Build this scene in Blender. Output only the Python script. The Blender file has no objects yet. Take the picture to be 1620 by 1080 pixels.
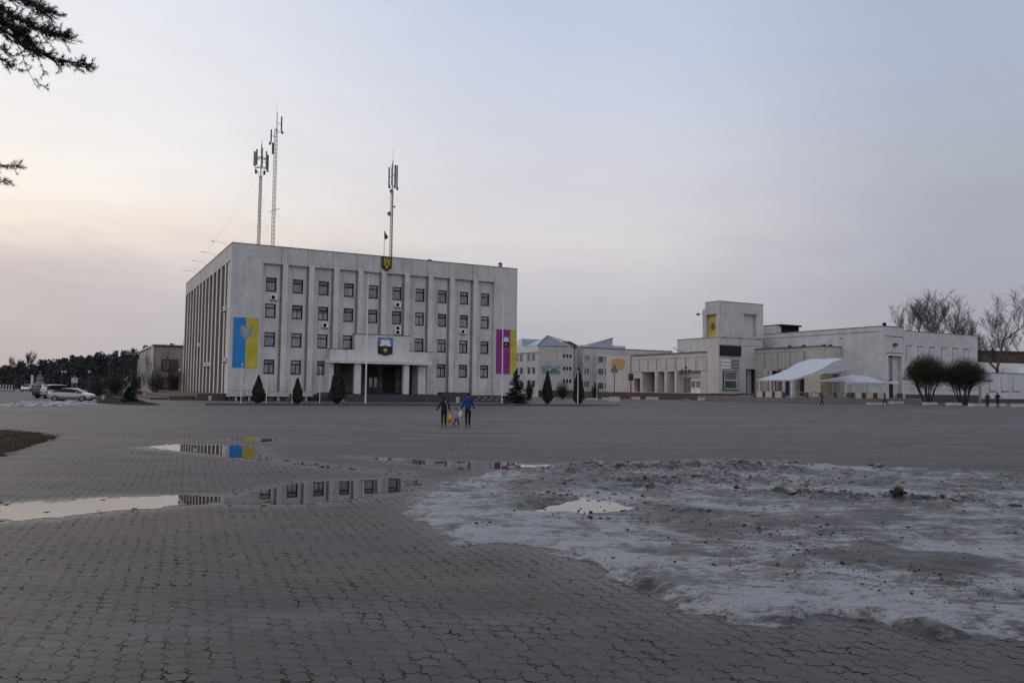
import bpy, math, random
import numpy as np
from mathutils import Vector, Matrix, noise
random.seed(7)
C = bpy.context.scene
COL = C.collection
# ------------------------------------------------------------------ camera
F = 1270.; TH = .0579; PH = .012; EYE = 2.0
ct, st, cp, sp = math.cos(TH), math.sin(TH), math.cos(PH), math.sin(PH)
cam = bpy.data.cameras.new('camera'); camo = bpy.data.objects.new('camera', cam); COL.objects.link(camo)
cam.lens = 36 * F / 1620; cam.sensor_width = 36; cam.clip_end = 6000; cam.clip_start = .1
r_, u_, f_ = Vector((1, 0, 0)), Vector((0, -st, ct)), Vector((0, ct, st))
cx = r_ * cp + u_ * sp; cy = -r_ * sp + u_ * cp; cz = -f_
m = Matrix((cx, cy, cz)).transposed().to_4x4(); m.translation = (0, 0, EYE)
camo.matrix_world = m; C.camera = camo

def ray(px, py):
    xi = (px - 810) / F; yi = (540 - py) / F
    x = xi * cp - yi * sp; y = xi * sp + yi * cp
    return (x, ct - st * y, st + ct * y)
def sm(t):
    t = max(0., min(1., t)); return t * t * (3 - 2 * t)
def gz(X, Y):
    return .4 * sm((Y - 70) / 30) * sm((X - 5) / 35)
def G(px, py):
    z = 0.
    for i in range(12):
        r = ray(px, py); t = (z - EYE) / r[2]; z = .5 * z + .5 * gz(r[0] * t, r[1] * t)
    return Vector((r[0] * t, r[1] * t, z))
def atY(px, py, Y):
    r = ray(px, py); t = Y / r[1]; return Vector((r[0] * t, Y, EYE + r[2] * t))
class Fr:
    def __init__(s, x, y, yaw):
        s.x, s.y, s.yaw = x, y, yaw; s.a = (math.cos(yaw), math.sin(yaw)); s.b = (-math.sin(yaw), math.cos(yaw))
    def front(s, px, py, v=0):
        r = ray(px, py); n = s.b; t = (s.x * n[0] + s.y * n[1] + v) / (r[0] * n[0] + r[1] * n[1]); X, Y = r[0] * t, r[1] * t
        return ((X - s.x) * s.a[0] + (Y - s.y) * s.a[1], EYE + r[2] * t)
    def side(s, px, py, u=0):
        r = ray(px, py); n = s.a; t = (s.x * n[0] + s.y * n[1] + u) / (r[0] * n[0] + r[1] * n[1]); X, Y = r[0] * t, r[1] * t
        return ((X - s.x) * s.b[0] + (Y - s.y) * s.b[1], EYE + r[2] * t)
    def w(s, u, v, z=0):
        return Vector((s.x + u * s.a[0] + v * s.b[0], s.y + u * s.a[1] + v * s.b[1], z))
YAW = .4974
# ------------------------------------------------------------------ objects
def props(o, label=None, cat=None, group=None, kind=None):
    if label: o['label'] = label
    if cat: o['category'] = cat
    if group: o['group'] = group
    if kind: o['kind'] = kind
    return o
def thing(name, label, cat, loc=(0, 0, 0), rz=0, group=None):
    o = bpy.data.objects.new(name, None); COL.objects.link(o); o.location = loc; o.rotation_euler = (0, 0, rz)
    o.empty_display_size = .2
    return props(o, label, cat, group)
def copy_tree(o, parent=None):
    c = o.copy(); COL.objects.link(c)
    if parent is not None: c.parent = parent
    for ch in [k for k in COL.objects if k.parent == o]: copy_tree(ch, c)
    return c
class MB:
    def __init__(s): s.v = []; s.f = []; s.m = []; s.mi = 0
    def mat(s, i):
        s.m += [s.mi] * (len(s.f) - len(s.m)); s.mi = i; return s
    def add(s, vs, fs):
        n = len(s.v); s.v += [tuple(p) for p in vs]; s.f += [tuple(i + n for i in f) for f in fs]; return s
    def box(s, x0, x1, y0, y1, z0, z1):
        return s.add([(x0, y0, z0), (x1, y0, z0), (x1, y1, z0), (x0, y1, z0), (x0, y0, z1), (x1, y0, z1), (x1, y1, z1), (x0, y1, z1)],
                     [(3, 2, 1, 0), (4, 5, 6, 7), (0, 1, 5, 4), (1, 2, 6, 5), (2, 3, 7, 6), (3, 0, 4, 7)])
    def bar(s, p, q, wx, wz):
        p, q = Vector(p), Vector(q); d = (q - p).normalized(); up = Vector((0, 0, 1)) if abs(d.z) < .9 else Vector((0, 1, 0))
        a = d.cross(up).normalized() * wx / 2; b = a.cross(d).normalized() * wz / 2
        vs = [p - a - b, p + a - b, p + a + b, p - a + b, q - a - b, q + a - b, q + a + b, q - a + b]
        return s.add(vs, [(0, 1, 2, 3), (7, 6, 5, 4), (4, 5, 1, 0), (5, 6, 2, 1), (6, 7, 3, 2), (7, 4, 0, 3)])
    def tube(s, pts, rad, n=6, cap=True):
        pts = [Vector(p) for p in pts]
        if not hasattr(rad, '__len__'): rad = [rad] * len(pts)
        base = len(s.v)
        for i, p in enumerate(pts):
            d = (pts[min(i + 1, len(pts) - 1)] - pts[max(i - 1, 0)]).normalized()
            up = Vector((0, 0, 1)) if abs(d.z) < .95 else Vector((0, 1, 0))
            a = d.cross(up).normalized(); b = a.cross(d)
            for k in range(n):
                t = 2 * math.pi * k / n; s.v.append(tuple(p + (a * math.cos(t) + b * math.sin(t)) * rad[i]))
        for i in range(len(pts) - 1):
            for k in range(n):
                k2 = (k + 1) % n; o = base + i * n
                s.f.append((o + k, o + k2, o + n + k2, o + n + k))
        if cap and n > 2:
            s.f.append(tuple(base + k for k in range(n))[::-1]); s.f.append(tuple(base + (len(pts) - 1) * n + k for k in range(n)))
        return s
    def lathe(s, prof, n=16, c=(0, 0, 0), axis='z'):
        base = len(s.v)
        for r, h in prof:
            for k in range(n):
                t = 2 * math.pi * k / n; x, y = r * math.cos(t), r * math.sin(t)
                p = (x, y, h) if axis == 'z' else ((x, h, y) if axis == 'y' else (h, x, y))
                s.v.append((p[0] + c[0], p[1] + c[1], p[2] + c[2]))
        for i in range(len(prof) - 1):
            for k in range(n):
                k2 = (k + 1) % n; o = base + i * n; s.f.append((o + k, o + k2, o + n + k2, o + n + k))
        s.f.append(tuple(base + k for k in range(n))[::-1]); s.f.append(tuple(base + (len(prof) - 1) * n + k for k in range(n)))
        return s
    def prism(s, pts, d0, d1, plane='xz'):
        # extrude a 2-D outline; 'xz': along y, 'xy': along z, 'yz': along x
        def P(p, d): return (p[0], d, p[1]) if plane == 'xz' else ((p[0], p[1], d) if plane == 'xy' else (d, p[0], p[1]))
        n = len(pts)
        return s.add([P(p, d0) for p in pts] + [P(p, d1) for p in pts],
                     [tuple(range(n)), tuple(range(2 * n - 1, n - 1, -1))] + [(i, i + n, (i + 1) % n + n, (i + 1) % n) for i in range(n)])
    def ico(s, c, r, sub=1, jit=.0, sq=(1, 1, 1)):
        import bmesh
        bm = bmesh.new(); bmesh.ops.create_icosphere(bm, subdivisions=sub, radius=1)
        o = Vector((random.random() * 50, random.random() * 50, 0))
        vs = []
        for v in bm.verts:
            k = 1 + jit * noise.noise(v.co * 1.3 + o) * 2
            vs.append((c[0] + v.co.x * r * k * sq[0], c[1] + v.co.y * r * k * sq[1], c[2] + v.co.z * r * k * sq[2]))
        fs = [tuple(x.index for x in f.verts) for f in bm.faces]; bm.free()
        return s.add(vs, fs)
    def quad(s, c, a, b):
        c, a, b = Vector(c), Vector(a), Vector(b)
        return s.add([c - a - b, c + a - b, c + a + b, c - a + b], [(0, 1, 2, 3)])
    def leaf(s, c, size, nrm=None):
        d = Vector((random.gauss(0, 1), random.gauss(0, 1), random.gauss(0, 1))) if nrm is None else Vector(nrm)
        d.normalize(); e = d.cross(Vector((random.gauss(0, 1), random.gauss(0, 1), random.gauss(0, 1))))
        if e.length < 1e-4: e = Vector((1, 0, 0))
        e.normalize(); g = d.cross(e); w = random.uniform(.35, .6)
        c = Vector(c)
        return s.add([c - e * size, c + g * size * w, c + e * size, c - g * size * w], [(0, 1, 2, 3)])
    def build(s, name, mat, parent=None, smooth=False, recalc=True):
        me = bpy.data.meshes.new(name); me.from_pydata(s.v, [], s.f); me.update(); s.mat(s.mi)
        if recalc and len(s.f) < 60000:
            import bmesh
            bm = bmesh.new(); bm.from_mesh(me); bmesh.ops.recalc_face_normals(bm, faces=bm.faces[:]); bm.to_mesh(me); bm.free()
        for q_ in (mat if isinstance(mat, (list, tuple)) else [mat]):
            if q_: me.materials.append(q_)
        s.mat(0)
        if any(s.m): me.polygons.foreach_set('material_index', s.m)
        if smooth:
            me.polygons.foreach_set('use_smooth', [True] * len(me.polygons))
        o = bpy.data.objects.new(name, me); COL.objects.link(o)
        if parent is not None: o.parent = parent
        return o
def wall_holes(mb, ax, c, a0, a1, z0, z1, holes, depth):
    """wall sheet in plane (ax='u': y=c, spans x; ax='v': x=c, spans y) with openings and reveals going to c+depth"""
    A = sorted({a0, a1} | {h[0] for h in holes} | {h[1] for h in holes}); Z = sorted({z0, z1} | {h[2] for h in holes} | {h[3] for h in holes})
    P = (lambda a, z, d=0: (a, c + d, z)) if ax == 'u' else (lambda a, z, d=0: (c + d, a, z))
    for i in range(len(A) - 1):
        for j in range(len(Z) - 1):
            am, zm = (A[i] + A[i + 1]) / 2, (Z[j] + Z[j + 1]) / 2
            if any(h[0] < am < h[1] and h[2] < zm < h[3] for h in holes): continue
            mb.add([P(A[i], Z[j]), P(A[i + 1], Z[j]), P(A[i + 1], Z[j + 1]), P(A[i], Z[j + 1])], [(0, 1, 2, 3)])
    for h in holes:
        q = [(h[0], h[2]), (h[1], h[2]), (h[1], h[3]), (h[0], h[3])]
        for k in range(4):
            p, r = q[k], q[(k + 1) % 4]
            mb.add([P(*p), P(*r), P(r[0], r[1], depth), P(p[0], p[1], depth)], [(0, 1, 2, 3)])
    return mb
# ------------------------------------------------------------------ materials
def srgb(r, g, b):
    def l(c):
        c /= 255.; return c / 12.92 if c <= .04045 else ((c + .055) / 1.055) ** 2.4
    return (l(r), l(g), l(b), 1)
class NT:
    def __init__(s, nt): s.nt = nt; s.L = nt.links
    def __call__(s, typ, ins={}, **kw):
        n = s.nt.nodes.new('ShaderNode' + typ)
        for k, v in kw.items(): setattr(n, k, v)
        for k, v in ins.items():
            i = n.inputs[k]
            if isinstance(v, bpy.types.NodeSocket): s.L.new(v, i)
            elif isinstance(v, bpy.types.Node): s.L.new(v.outputs[0], i)
            else: i.default_value = v
        return n
    def math(s, op, a, b=0., c=0.): return s('Math', {0: a, 1: b, 2: c}, operation=op).outputs[0]
    def vmath(s, op, a, b=(0, 0, 0)):
        n = s('VectorMath', {0: a, 1: b}, operation=op); return n.outputs['Value'] if op in ('DOT_PRODUCT', 'LENGTH') else n.outputs[0]
    def map(s, v, a, b, c=0., d=1.): return s('MapRange', {0: v, 1: a, 2: b, 3: c, 4: d}).outputs[0]
    def mix(s, f, a, b, mode='MIX'):
        n = s.nt.nodes.new('ShaderNodeMix'); n.data_type = 'RGBA'; n.blend_type = mode
        for i, v in ((0, f), (6, a), (7, b)):
            if isinstance(v, bpy.types.NodeSocket): s.L.new(v, n.inputs[i])
            else: n.inputs[i].default_value = v
        return n.outputs[2]
    def ramp(s, f, stops, interp='LINEAR'):
        n = s('ValToRGB', {0: f}); e = n.color_ramp; e.interpolation = interp
        while len(e.elements) < len(stops): e.elements.new(.5)
        for el, (p, c) in zip(e.elements, stops): el.position = p; el.color = c if len(c) == 4 else (*c, 1)
        return n.outputs[0]
    def noise(s, vec, scale, detail=4, rough=.55, dist=0.):
        return s('TexNoise', {'Vector': vec, 'Scale': scale, 'Detail': detail, 'Roughness': rough, 'Distortion': dist}).outputs[0]
def newmat(name):
    mt = bpy.data.materials.new(name); mt.use_nodes = True; mt.node_tree.nodes.clear(); n = NT(mt.node_tree)
    out = n('OutputMaterial'); b = n('BsdfPrincipled'); n.L.new(b.outputs[0], out.inputs[0])
    return mt, n, b
def mk(name, col, rough=.8, var=.2, scale=3., metal=0., spec=.5, bump=0., stretch=(1, 1, 1), ior=1.45, glob=False):
    mt, n, b = newmat(name)
    tc = n('TexCoord'); vec = n('NewGeometry').outputs['Position'] if glob else tc.outputs['Object']
    v = n.vmath('MULTIPLY', vec, stretch)
    nz = n.noise(v, scale)
    k = n.map(nz, .3, .7, 1 - var, 1 + var)
    c = n.mix(1., col if len(col) == 4 else (*col, 1), n('CombineColor', {0: k, 1: k, 2: k}).outputs[0], 'MULTIPLY')
    n.L.new(c, b.inputs['Base Color'])
    n.L.new(n.map(nz, .3, .7, min(1, rough * 1.1), rough * .9), b.inputs['Roughness'])
    b.inputs['Metallic'].default_value = metal; b.inputs['Specular IOR Level'].default_value = spec; b.inputs['IOR'].default_value = ior
    if bump:
        bp = n('Bump', {'Strength': 1., 'Distance': bump, 'Height': nz}); n.L.new(bp.outputs[0], b.inputs['Normal'])
    return mt
def mk_facade(name, col, tile=(.6, .3), joint=.5, streak=.4, warm=(.42, .36, .28, 1)):
    """tiled concrete facing: fine joints, vertical rain streaks, blotches"""
    mt, n, b = newmat(name); tc = n('TexCoord'); p = tc.outputs['Object']
    s = n('SeparateXYZ', {0: p}); xy = n.math('ADD', s.outputs[0], s.outputs[1])
    v2 = n('CombineXYZ', {0: xy, 1: s.outputs[2], 2: 0.}).outputs[0]
    br = n('TexBrick', {'Vector': v2, 'Color1': (1, 1, 1, 1), 'Color2': (.9, .9, .9, 1), 'Mortar': (joint, joint, joint, 1), 'Scale': 1., 'Mortar Size': .012,
                        'Mortar Smooth': .4, 'Brick Width': tile[0], 'Row Height': tile[1]}, offset=0.).outputs[0]
    st1 = n.noise(n.vmath('MULTIPLY', p, (1.5, 1.5, .16)), 1.1, 6, .7, .3)
    bl = n.noise(p, .35, 5, .6)
    f = n.math('MULTIPLY', n.math('MULTIPLY', n.map(st1, .5, .75), n.map(n.noise(p, .23, 4, .6), .38, .62)), streak)
    c = n.mix(1., col, br, 'MULTIPLY')
    c = n.mix(f, c, (.12, .115, .12, 1))
    c = n.mix(n.math('MULTIPLY', n.map(bl, .45, .75), .45), c, warm)
    pt = n.map(n.noise(n.vmath('MULTIPLY', p, (.9, .9, .5)), .8, 7, .72), .34, .66, .90, 1.07)
    c = n.mix(1., c, n('CombineColor', {0: pt, 1: pt, 2: pt}).outputs[0], 'MULTIPLY')
    fine = n.map(n.noise(p, 9., 3), .3, .7, .9, 1.1)
    c = n.mix(1., c, n('CombineColor', {0: fine, 1: fine, 2: fine}).outputs[0], 'MULTIPLY')
    n.L.new(c, b.inputs['Base Color']); b.inputs['Roughness'].default_value = .85; b.inputs['Specular IOR Level'].default_value = .25
    return mt
M = {}
FAC = (.61, .595, .59, 1)
M['facade'] = mk_facade('facade_tile', FAC, (.6, .3), .82, .5, (.40, .37, .34, 1))
M['panel'] = mk_facade('facade_panel', (.61, .59, .575, 1), (3.455, 3.5), .7, .7, (.36, .33, .28, 1))
M['pilaster'] = mk_facade('pilaster_stone', (.64, .625, .61, 1), (40, 1.8), .8, .5, (.42, .39, .35, 1))
M['parapet'] = mk_facade('parapet_concrete', (.57, .55, .535, 1), (3.455, 40), .35, .85, (.32, .3, .27, 1))
M['fin'] = mk_facade('fin_stone', (.68, .65, .61, 1), (40, 3.5), .8, .4, (.45, .4, .35, 1))
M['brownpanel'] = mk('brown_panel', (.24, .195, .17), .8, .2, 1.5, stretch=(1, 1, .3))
M['concrete'] = mk_facade('dk_concrete', (.54, .505, .455, 1), (3., 40), .65, .8, (.36, .31, .24, 1))
M['dkgrey'] = mk_facade('dk_render', (.55, .54, .53, 1), (50, 50), 1., .8, (.36, .34, .31, 1))
M['dklight'] = mk_facade('dk_light_panel', (.63, .585, .53, 1), (3., 50), .6, .5, (.42, .36, .28, 1))
M['hall'] = mk_facade('hall_stone', (.62, .615, .61, 1), (1.2, .6), .88, .5, (.42, .41, .4, 1))
M['school'] = mk_facade('school_panel', (.54, .53, .515, 1), (3.2, 3.), .75, .7, (.36, .33, .28, 1))
M['white'] = mk('white_paint', (.72, .72, .73), .55, .12, 4)
M['offwhite'] = mk('off_white_plaster', (.60, .58, .55), .75, .15, 2)
M['whitewall'] = mk_facade('white_wall_render', (.62, .62, .64, 1), (3.3, 1.1), .85, .4, (.5, .5, .5, 1))
M['frame'] = mk('dark_frame', (.008, .0085, .011), .7, .2, 6, spec=.12)
M['dark'] = mk('dark_recess', (.03, .03, .033), .8, .3, 1)
M['black'] = mk('black_matte', (.01, .01, .011), .6, .3, 3)
M['plinth'] = mk('dark_granite', (.05, .052, .058), .6, .35, 2.5)
M['joint'] = mk('joint_shadow_gap', (.22, .21, .205), .9, .3, 2)
M['metal'] = mk('galvanised_steel', (.22, .22, .23), .5, .2, 5, metal=.6)
M['darkmetal'] = mk('dark_steel', (.06, .06, .065), .55, .25, 5)
M['kerb'] = mk('kerb_concrete', (.20, .19, .185), .9, .25, 2)
M['brick'] = mk_facade('brick_paving', (.115, .078, .067, 1), (.5, .15), .6, .5, (.12, .08, .07, 1))
M['whiteblock'] = mk('painted_block', (.46, .455, .45), .75, .2, 2.5)
def glassmat(name, base, rough=.06):
    mt, n, b = newmat(name); p = n('TexCoord').outputs['Object']
    nz = n.noise(n.vmath('MULTIPLY', p, (1.1, 1.1, .35)), 1.7, 3)
    c = n.mix(n.map(nz, .42, .58), base, tuple(min(1, q * 2.4) for q in base[:3]) + (1,)); n.L.new(c, b.inputs['Base Color'])
    b.inputs['Roughness'].default_value = rough; b.inputs['IOR'].default_value = 2.0
    return mt
M['glass'] = glassmat('window_glass', (.026, .036, .052, 1))
M['glass2'] = glassmat('window_glass_curtain', (.075, .08, .085, 1), .12)
M['carglass'] = mk('car_glass', (.006, .0065, .008), .12, .2, 3, spec=.25)
M['blue'] = mk('banner_blue', srgb(44, 128, 198)[:3], .7, .16, .7)
M['yellow'] = mk('banner_yellow', (.50, .43, .05), .7, .16, .7)
M['magenta'] = mk('banner_magenta', (.25, .032, .18), .7, .18, .7)
M['gold'] = mk('gold_paint', (.62, .40, .05), .45, .2, 4)
M['maroon'] = mk('dark_maroon', (.035, .012, .014), .6, .2, 4)
M['crestblue'] = mk('crest_blue', (.10, .22, .36), .6, .2, 4)
M['crestgrey'] = mk('faded_crest', (.25, .33, .36), .7, .5, 3)
M['bark'] = mk('dark_bark', (.045, .037, .032), .9, .35, 8)
M['twig'] = mk('twig_bark', (.06, .047, .042), .9, .3, 3)
M['redtwig'] = mk('reddish_twigs', (.05, .034, .032), .9, .3, 3)
M['birch'] = mk('birch_bark', (.5, .49, .47), .8, .5, 3)
M['thuja'] = mk('thuja_green', (.017, .023, .016), .85, .5, 3)
M['spruce'] = mk('spruce_blue_green', (.015, .022, .023), .85, .5, 3)
M['pine'] = mk('pine_needles', (.012, .017, .010), .8, .4, 3)
M['willow'] = mk('willow_shoots', (.030, .026, .014), .9, .4, 1.2)
M['forest'] = mk('forest_pines', (.036, .041, .044), .95, .45, .12, glob=True)  # base colour lifted to paint in distance haze
M['bluefoil'] = mk('shop_blue', (.03, .05, .15), .6, .2, 3)
M['ochre'] = mk('ochre_wall', (.30, .23, .11), .85, .25, 2)
M['cream'] = mk('cream_paint', (.55, .49, .38), .8, .15, 2)
M['tent'] = mk('tent_fabric', (.50, .51, .535), .55, .06, 1.2, spec=.35)
M['roofblue'] = mk('metal_roof', (.36, .42, .50), .45, .1, 2, metal=.2)
M['brownroof'] = mk('dull_brown_brick', (.10, .07, .065), .9, .3, 1.5)
# ------------------------------------------------------------------ world
w = bpy.data.worlds.new('World'); C.world = w; w.use_nodes = True; w.node_tree.nodes.clear(); n = NT(w.node_tree)
SUN_AZ = math.radians(-47); SUN_EL = math.radians(9)
out = n('OutputWorld')
d = n.vmath('NORMALIZE', n('TexCoord').outputs['Generated']); s = n('SeparateXYZ', {0: d})
az = n.math('ARCTAN2', s.outputs[0], s.outputs[1]); el = n.math('ARCSINE', s.outputs[2])
cl = n.noise(n.vmath('MULTIPLY', d, (1.6, 1.6, 7.)), 1.6, 6, .6, .4)
cl2 = n.noise(n.vmath('MULTIPLY', d, (3., 3., 14.)), 2.2, 5, .6, .3)
el2 = n.math('ADD', el, n.math('ADD', n.math('MULTIPLY', n.math('SUBTRACT', cl, .5), .09), n.math('MULTIPLY', n.math('SUBTRACT', cl2, .5), .03)))
t = n.math('MULTIPLY', el2, 1 / .6)
K = 1 / .6
left = n.ramp(t, [(0, srgb(176, 171, 178)), (.05 * K, srgb(184, 179, 185)), (.10 * K, srgb(197, 190, 194)), (.135 * K, srgb(218, 207, 205)), (.175 * K, srgb(244, 231, 220)),
                  (.22 * K, srgb(249, 241, 235)), (.29 * K, srgb(245, 242, 243)), (.38 * K, srgb(238, 238, 244)), (.47 * K, srgb(230, 232, 242)), (1, srgb(212, 217, 233))])
mid = n.ramp(t, [(0, srgb(182, 180, 188)), (.075 * K, srgb(190, 188, 196)), (.11 * K, srgb(197, 195, 202)), (.15 * K, srgb(205, 201, 207)), (.19 * K, srgb(217, 213, 216)),
                 (.23 * K, srgb(215, 213, 221)), (.30 * K, srgb(211, 214, 226)), (.37 * K, srgb(203, 210, 227)), (.48 * K, srgb(191, 204, 227)), (1, srgb(178, 195, 224))])
right = n.ramp(t, [(0, srgb(166, 165, 174)), (.10 * K, srgb(169, 170, 181)), (.15 * K, srgb(171, 175, 188)), (.22 * K, srgb(171, 175, 190)), (.29 * K, srgb(175, 180, 196)),
                   (.36 * K, srgb(174, 183, 203)), (.48 * K, srgb(172, 182, 207)), (.8 * K, srgb(170, 182, 208)), (1, srgb(170, 182, 208))])
back = n.ramp(t, [(0, srgb(202, 200, 208)), (.3 * K, srgb(224, 223, 231)), (1, srgb(206, 212, 229))])  # unseen sky behind the camera, brightened to light the facades
c = n.mix(n('MapRange', {0: az, 1: -.58, 2: .10}, interpolation_type='SMOOTHSTEP').outputs[0], left, mid)
c = n.mix(n('MapRange', {0: az, 1: .10, 2: .56}, interpolation_type='SMOOTHSTEP').outputs[0], c, right)
c = n.mix(n.map(s.outputs[1], .25, -.5), c, back)
c = n.mix(n.map(s.outputs[2], -.0, -.02), c, (.12, .12, .13, 1))
cm_ = n.map(n.math('ADD', n.math('MULTIPLY', cl, .6), n.math('MULTIPLY', cl2, .4)), .3, .7, .955, 1.045)
c = n.mix(1., c, n('CombineColor', {0: cm_, 1: cm_, 2: n.math('ADD', n.math('MULTIPLY', cm_, .6), .4)}).outputs[0], 'MULTIPLY')
veil = n('Background', {'Color': c, 'Strength': 1.02})
sky = n('TexSky', sky_type='NISHITA', sun_disc=False, sun_elevation=SUN_EL, sun_rotation=SUN_AZ, air_density=1.2, dust_density=2.)
skyb = n('Background', {'Color': sky, 'Strength': .05})
n.L.new(n('MixShader', {0: .95, 1: skyb.outputs[0], 2: veil.outputs[0]}).outputs[0], out.inputs[0])  # clear sky seen through a veil of thin cloud
su = bpy.data.lights.new('sun', 'SUN'); su.energy = .55; su.angle = math.radians(22); su.color = (1, .86, .74)
suo = bpy.data.objects.new('sun', su); COL.objects.link(suo)
sd = Vector((math.sin(SUN_AZ) * math.cos(SUN_EL), math.cos(SUN_AZ) * math.cos(SUN_EL), math.sin(SUN_EL)))
suo.rotation_euler = sd.to_track_quat('Z', 'Y').to_euler()
C.view_settings.view_transform = 'Standard'; C.view_settings.look = 'None'; C.view_settings.exposure = 0; C.view_settings.gamma = 1
# ================================================================== GROUND, PUDDLES, SNOW
def gp(pts): return [tuple(G(*p)[:2]) for p in pts]
PUD = [
    gp([(-60, 806), (-20, 801), (20, 796), (70, 793), (130, 789), (200, 786), (280, 784.5), (330, 784), (375, 784.5), (410, 776), (450, 768), (500, 762), (560, 758.5), (612, 756.5), (650, 757), (668, 761),
        (648, 770), (632, 779), (600, 785), (560, 791), (500, 796), (440, 798), (400, 797), (340, 796), (290, 798), (240, 804), (180, 809), (120, 815), (60, 821), (0, 824), (-60, 830)]),
    gp([(226, 707.5), (281, 702.5), (355, 703.5), (402, 706.5), (412, 716), (424, 727), (404, 727), (344, 720), (285, 714)]),
    gp([(366, 694.5), (398, 691.5), (446, 695), (420, 699), (380, 698.5)]),
    gp([(556, 721.5), (640, 726.5), (720, 730), (800, 731.5), (815, 736), (800, 741.5), (730, 740.5), (690, 737.5), (640, 731.5)]),
    gp([(812, 734), (860, 734.5), (880, 737.5), (820, 739)]),
    gp([(902, 733.5), (952, 733.5), (948, 737.5), (908, 737.5)]),
    gp([(424, 725), (470, 730), (540, 738), (640, 747), (644, 750), (540, 742), (460, 733)]),
]
POOL = gp([(846, 812), (866, 802), (884, 797), (920, 792), (934, 788), (952, 793), (984, 799), (1014, 806), (1030, 812), (990, 812), (950, 811), (924, 813), (888, 812)])
SNOW = gp([(634, 774), (700, 764), (750, 752), (800, 744), (880, 738), (960, 733), (1050, 730), (1150, 727), (1250, 731), (1330, 737), (1420, 740), (1500, 744), (1620, 751), (1800, 756), (2300, 770),
           (2300, 1010), (1900, 1016), (1700, 1016), (1620, 1014), (1560, 1012), (1500, 1016), (1470, 1008), (1410, 1003), (1360, 988), (1310, 986), (1250, 999), (1180, 990), (1110, 979), (1060, 962), (1030, 946), (975, 925), (930, 905),
           (890, 888), (840, 868), (780, 863), (720, 866), (700, 846), (662, 818), (645, 796)])
def sdf(poly, X, Y):
    """signed distance, positive inside (vectorised)"""
    P = np.array(poly); d = np.full(X.shape, 1e9); ins = np.zeros(X.shape, bool)
    for i in range(len(P)):
        a, b = P[i], P[(i + 1) % len(P)]; e = b - a
        wx, wy = X - a[0], Y - a[1]; t = np.clip((wx * e[0] + wy * e[1]) / (e @ e + 1e-12), 0, 1)
        d = np.minimum(d, np.hypot(wx - t * e[0], wy - t * e[1]))
        c1 = (a[1] > Y) != (b[1] > Y)
        xi = a[0] + (Y - a[1]) / (e[1] if abs(e[1]) > 1e-12 else 1e-12) * e[0]
        ins ^= c1 & (X < xi)
    return np.where(ins, d, -d)
def fract(X, Y, sc, octv=4, seed=0., ry=1.):
    o = np.empty(X.size); xf, yf = X.ravel() * sc, Y.ravel() * sc * ry
    for i in range(X.size): o[i] = noise.fractal(Vector((xf[i] + seed, yf[i] - seed, seed)), .9, 2., octv)
    return o.reshape(X.shape)
def contour(name, xs, ys, f, z, mat, parent=None, attr=None, smooth=True, zcut=None):
    """mesh of the region f>0 over the grid (edge cells clipped at f=0)"""
    nx, ny = len(xs), len(ys); V = []; FA = []; idx = {}; cut = {}; AT = []
    def vid(i, j):
        k = (i, j)
        if k not in idx:
            idx[k] = len(V); V.append((xs[i], ys[j], z[j, i])); AT.append(attr[j, i] if attr is not None else 0)
        return idx[k]
    def cid(p, q):
        k = (p, q) if p < q else (q, p)
        if k not in cut:
            (i, j), (i2, j2) = k; a, b = f[j, i], f[j2, i2]; t = a / (a - b)
            cut[k] = len(V); zz = min(z[j, i], z[j2, i2]) if a * b < 0 else 0
            V.append((xs[i] + t * (xs[i2] - xs[i]), ys[j] + t * (ys[j2] - ys[j]), zz if zcut is None else zcut)); AT.append(attr[j, i] if attr is not None else 0)
        return cut[k]
    for j in range(ny - 1):
        for i in range(nx - 1):
            c = [(i, j), (i + 1, j), (i + 1, j + 1), (i, j + 1)]; s_ = [f[b, a] > 0 for a, b in c]
            if not any(s_): continue
            if all(s_): FA.append(tuple(vid(*p) for p in c)); continue
            po = []
            for k in range(4):
                p, q = c[k], c[(k + 1) % 4]
                if s_[k]: po.append(vid(*p))
                if s_[k] != s_[(k + 1) % 4]: po.append(cid(p, q))
            if len(po) >= 3: FA.append(tuple(po))
    me = bpy.data.meshes.new(name); me.from_pydata(V, [], FA); me.update(); me.materials.append(mat)
    if smooth: me.polygons.foreach_set('use_smooth', [True] * len(me.polygons))
    if attr is not None:
        a = me.attributes.new('dirt', 'FLOAT', 'POINT'); a.data.foreach_set('value', np.array(AT, dtype=np.float32))
    o = bpy.data.objects.new(name, me); COL.objects.link(o)
    if parent: o.parent = parent
    return o
# ---- paving material
mt, n, b = newmat('plaza_paving'); M['paving'] = mt
pos = n('NewGeometry').outputs['Position']
wv = n('TexNoise', {'Vector': pos, 'Scale': 6.5, 'Detail': 3.}).outputs['Color']
wv2 = n('TexNoise', {'Vector': pos, 'Scale': .6, 'Detail': 2.}).outputs['Color']
pj = n.vmath('ADD', pos, n.vmath('SCALE', n.vmath('SUBTRACT', wv, (.5, .5, .5))))
pj.node.inputs[1].links[0].from_node.inputs['Scale'].default_value = .145
pj = n.vmath('ADD', pj, n.vmath('MULTIPLY', n.vmath('SUBTRACT', wv2, (.5, .5, .5)), (.14, .14, 0)))
rot = n('VectorRotate', {'Vector': pj, 'Angle': math.radians(9)}, rotation_type='Z_AXIS').outputs[0]
rs_ = n('SeparateXYZ', {0: rot}); wx_ = n.math('MULTIPLY', n.math('SINE', n.math('MULTIPLY', rs_.outputs[1], 6.28318 / .149)), .015); wy_ = n.math('MULTIPLY', n.math('SINE', n.math('MULTIPLY', rs_.outputs[0], 6.28318 / .089)), .012)
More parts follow.
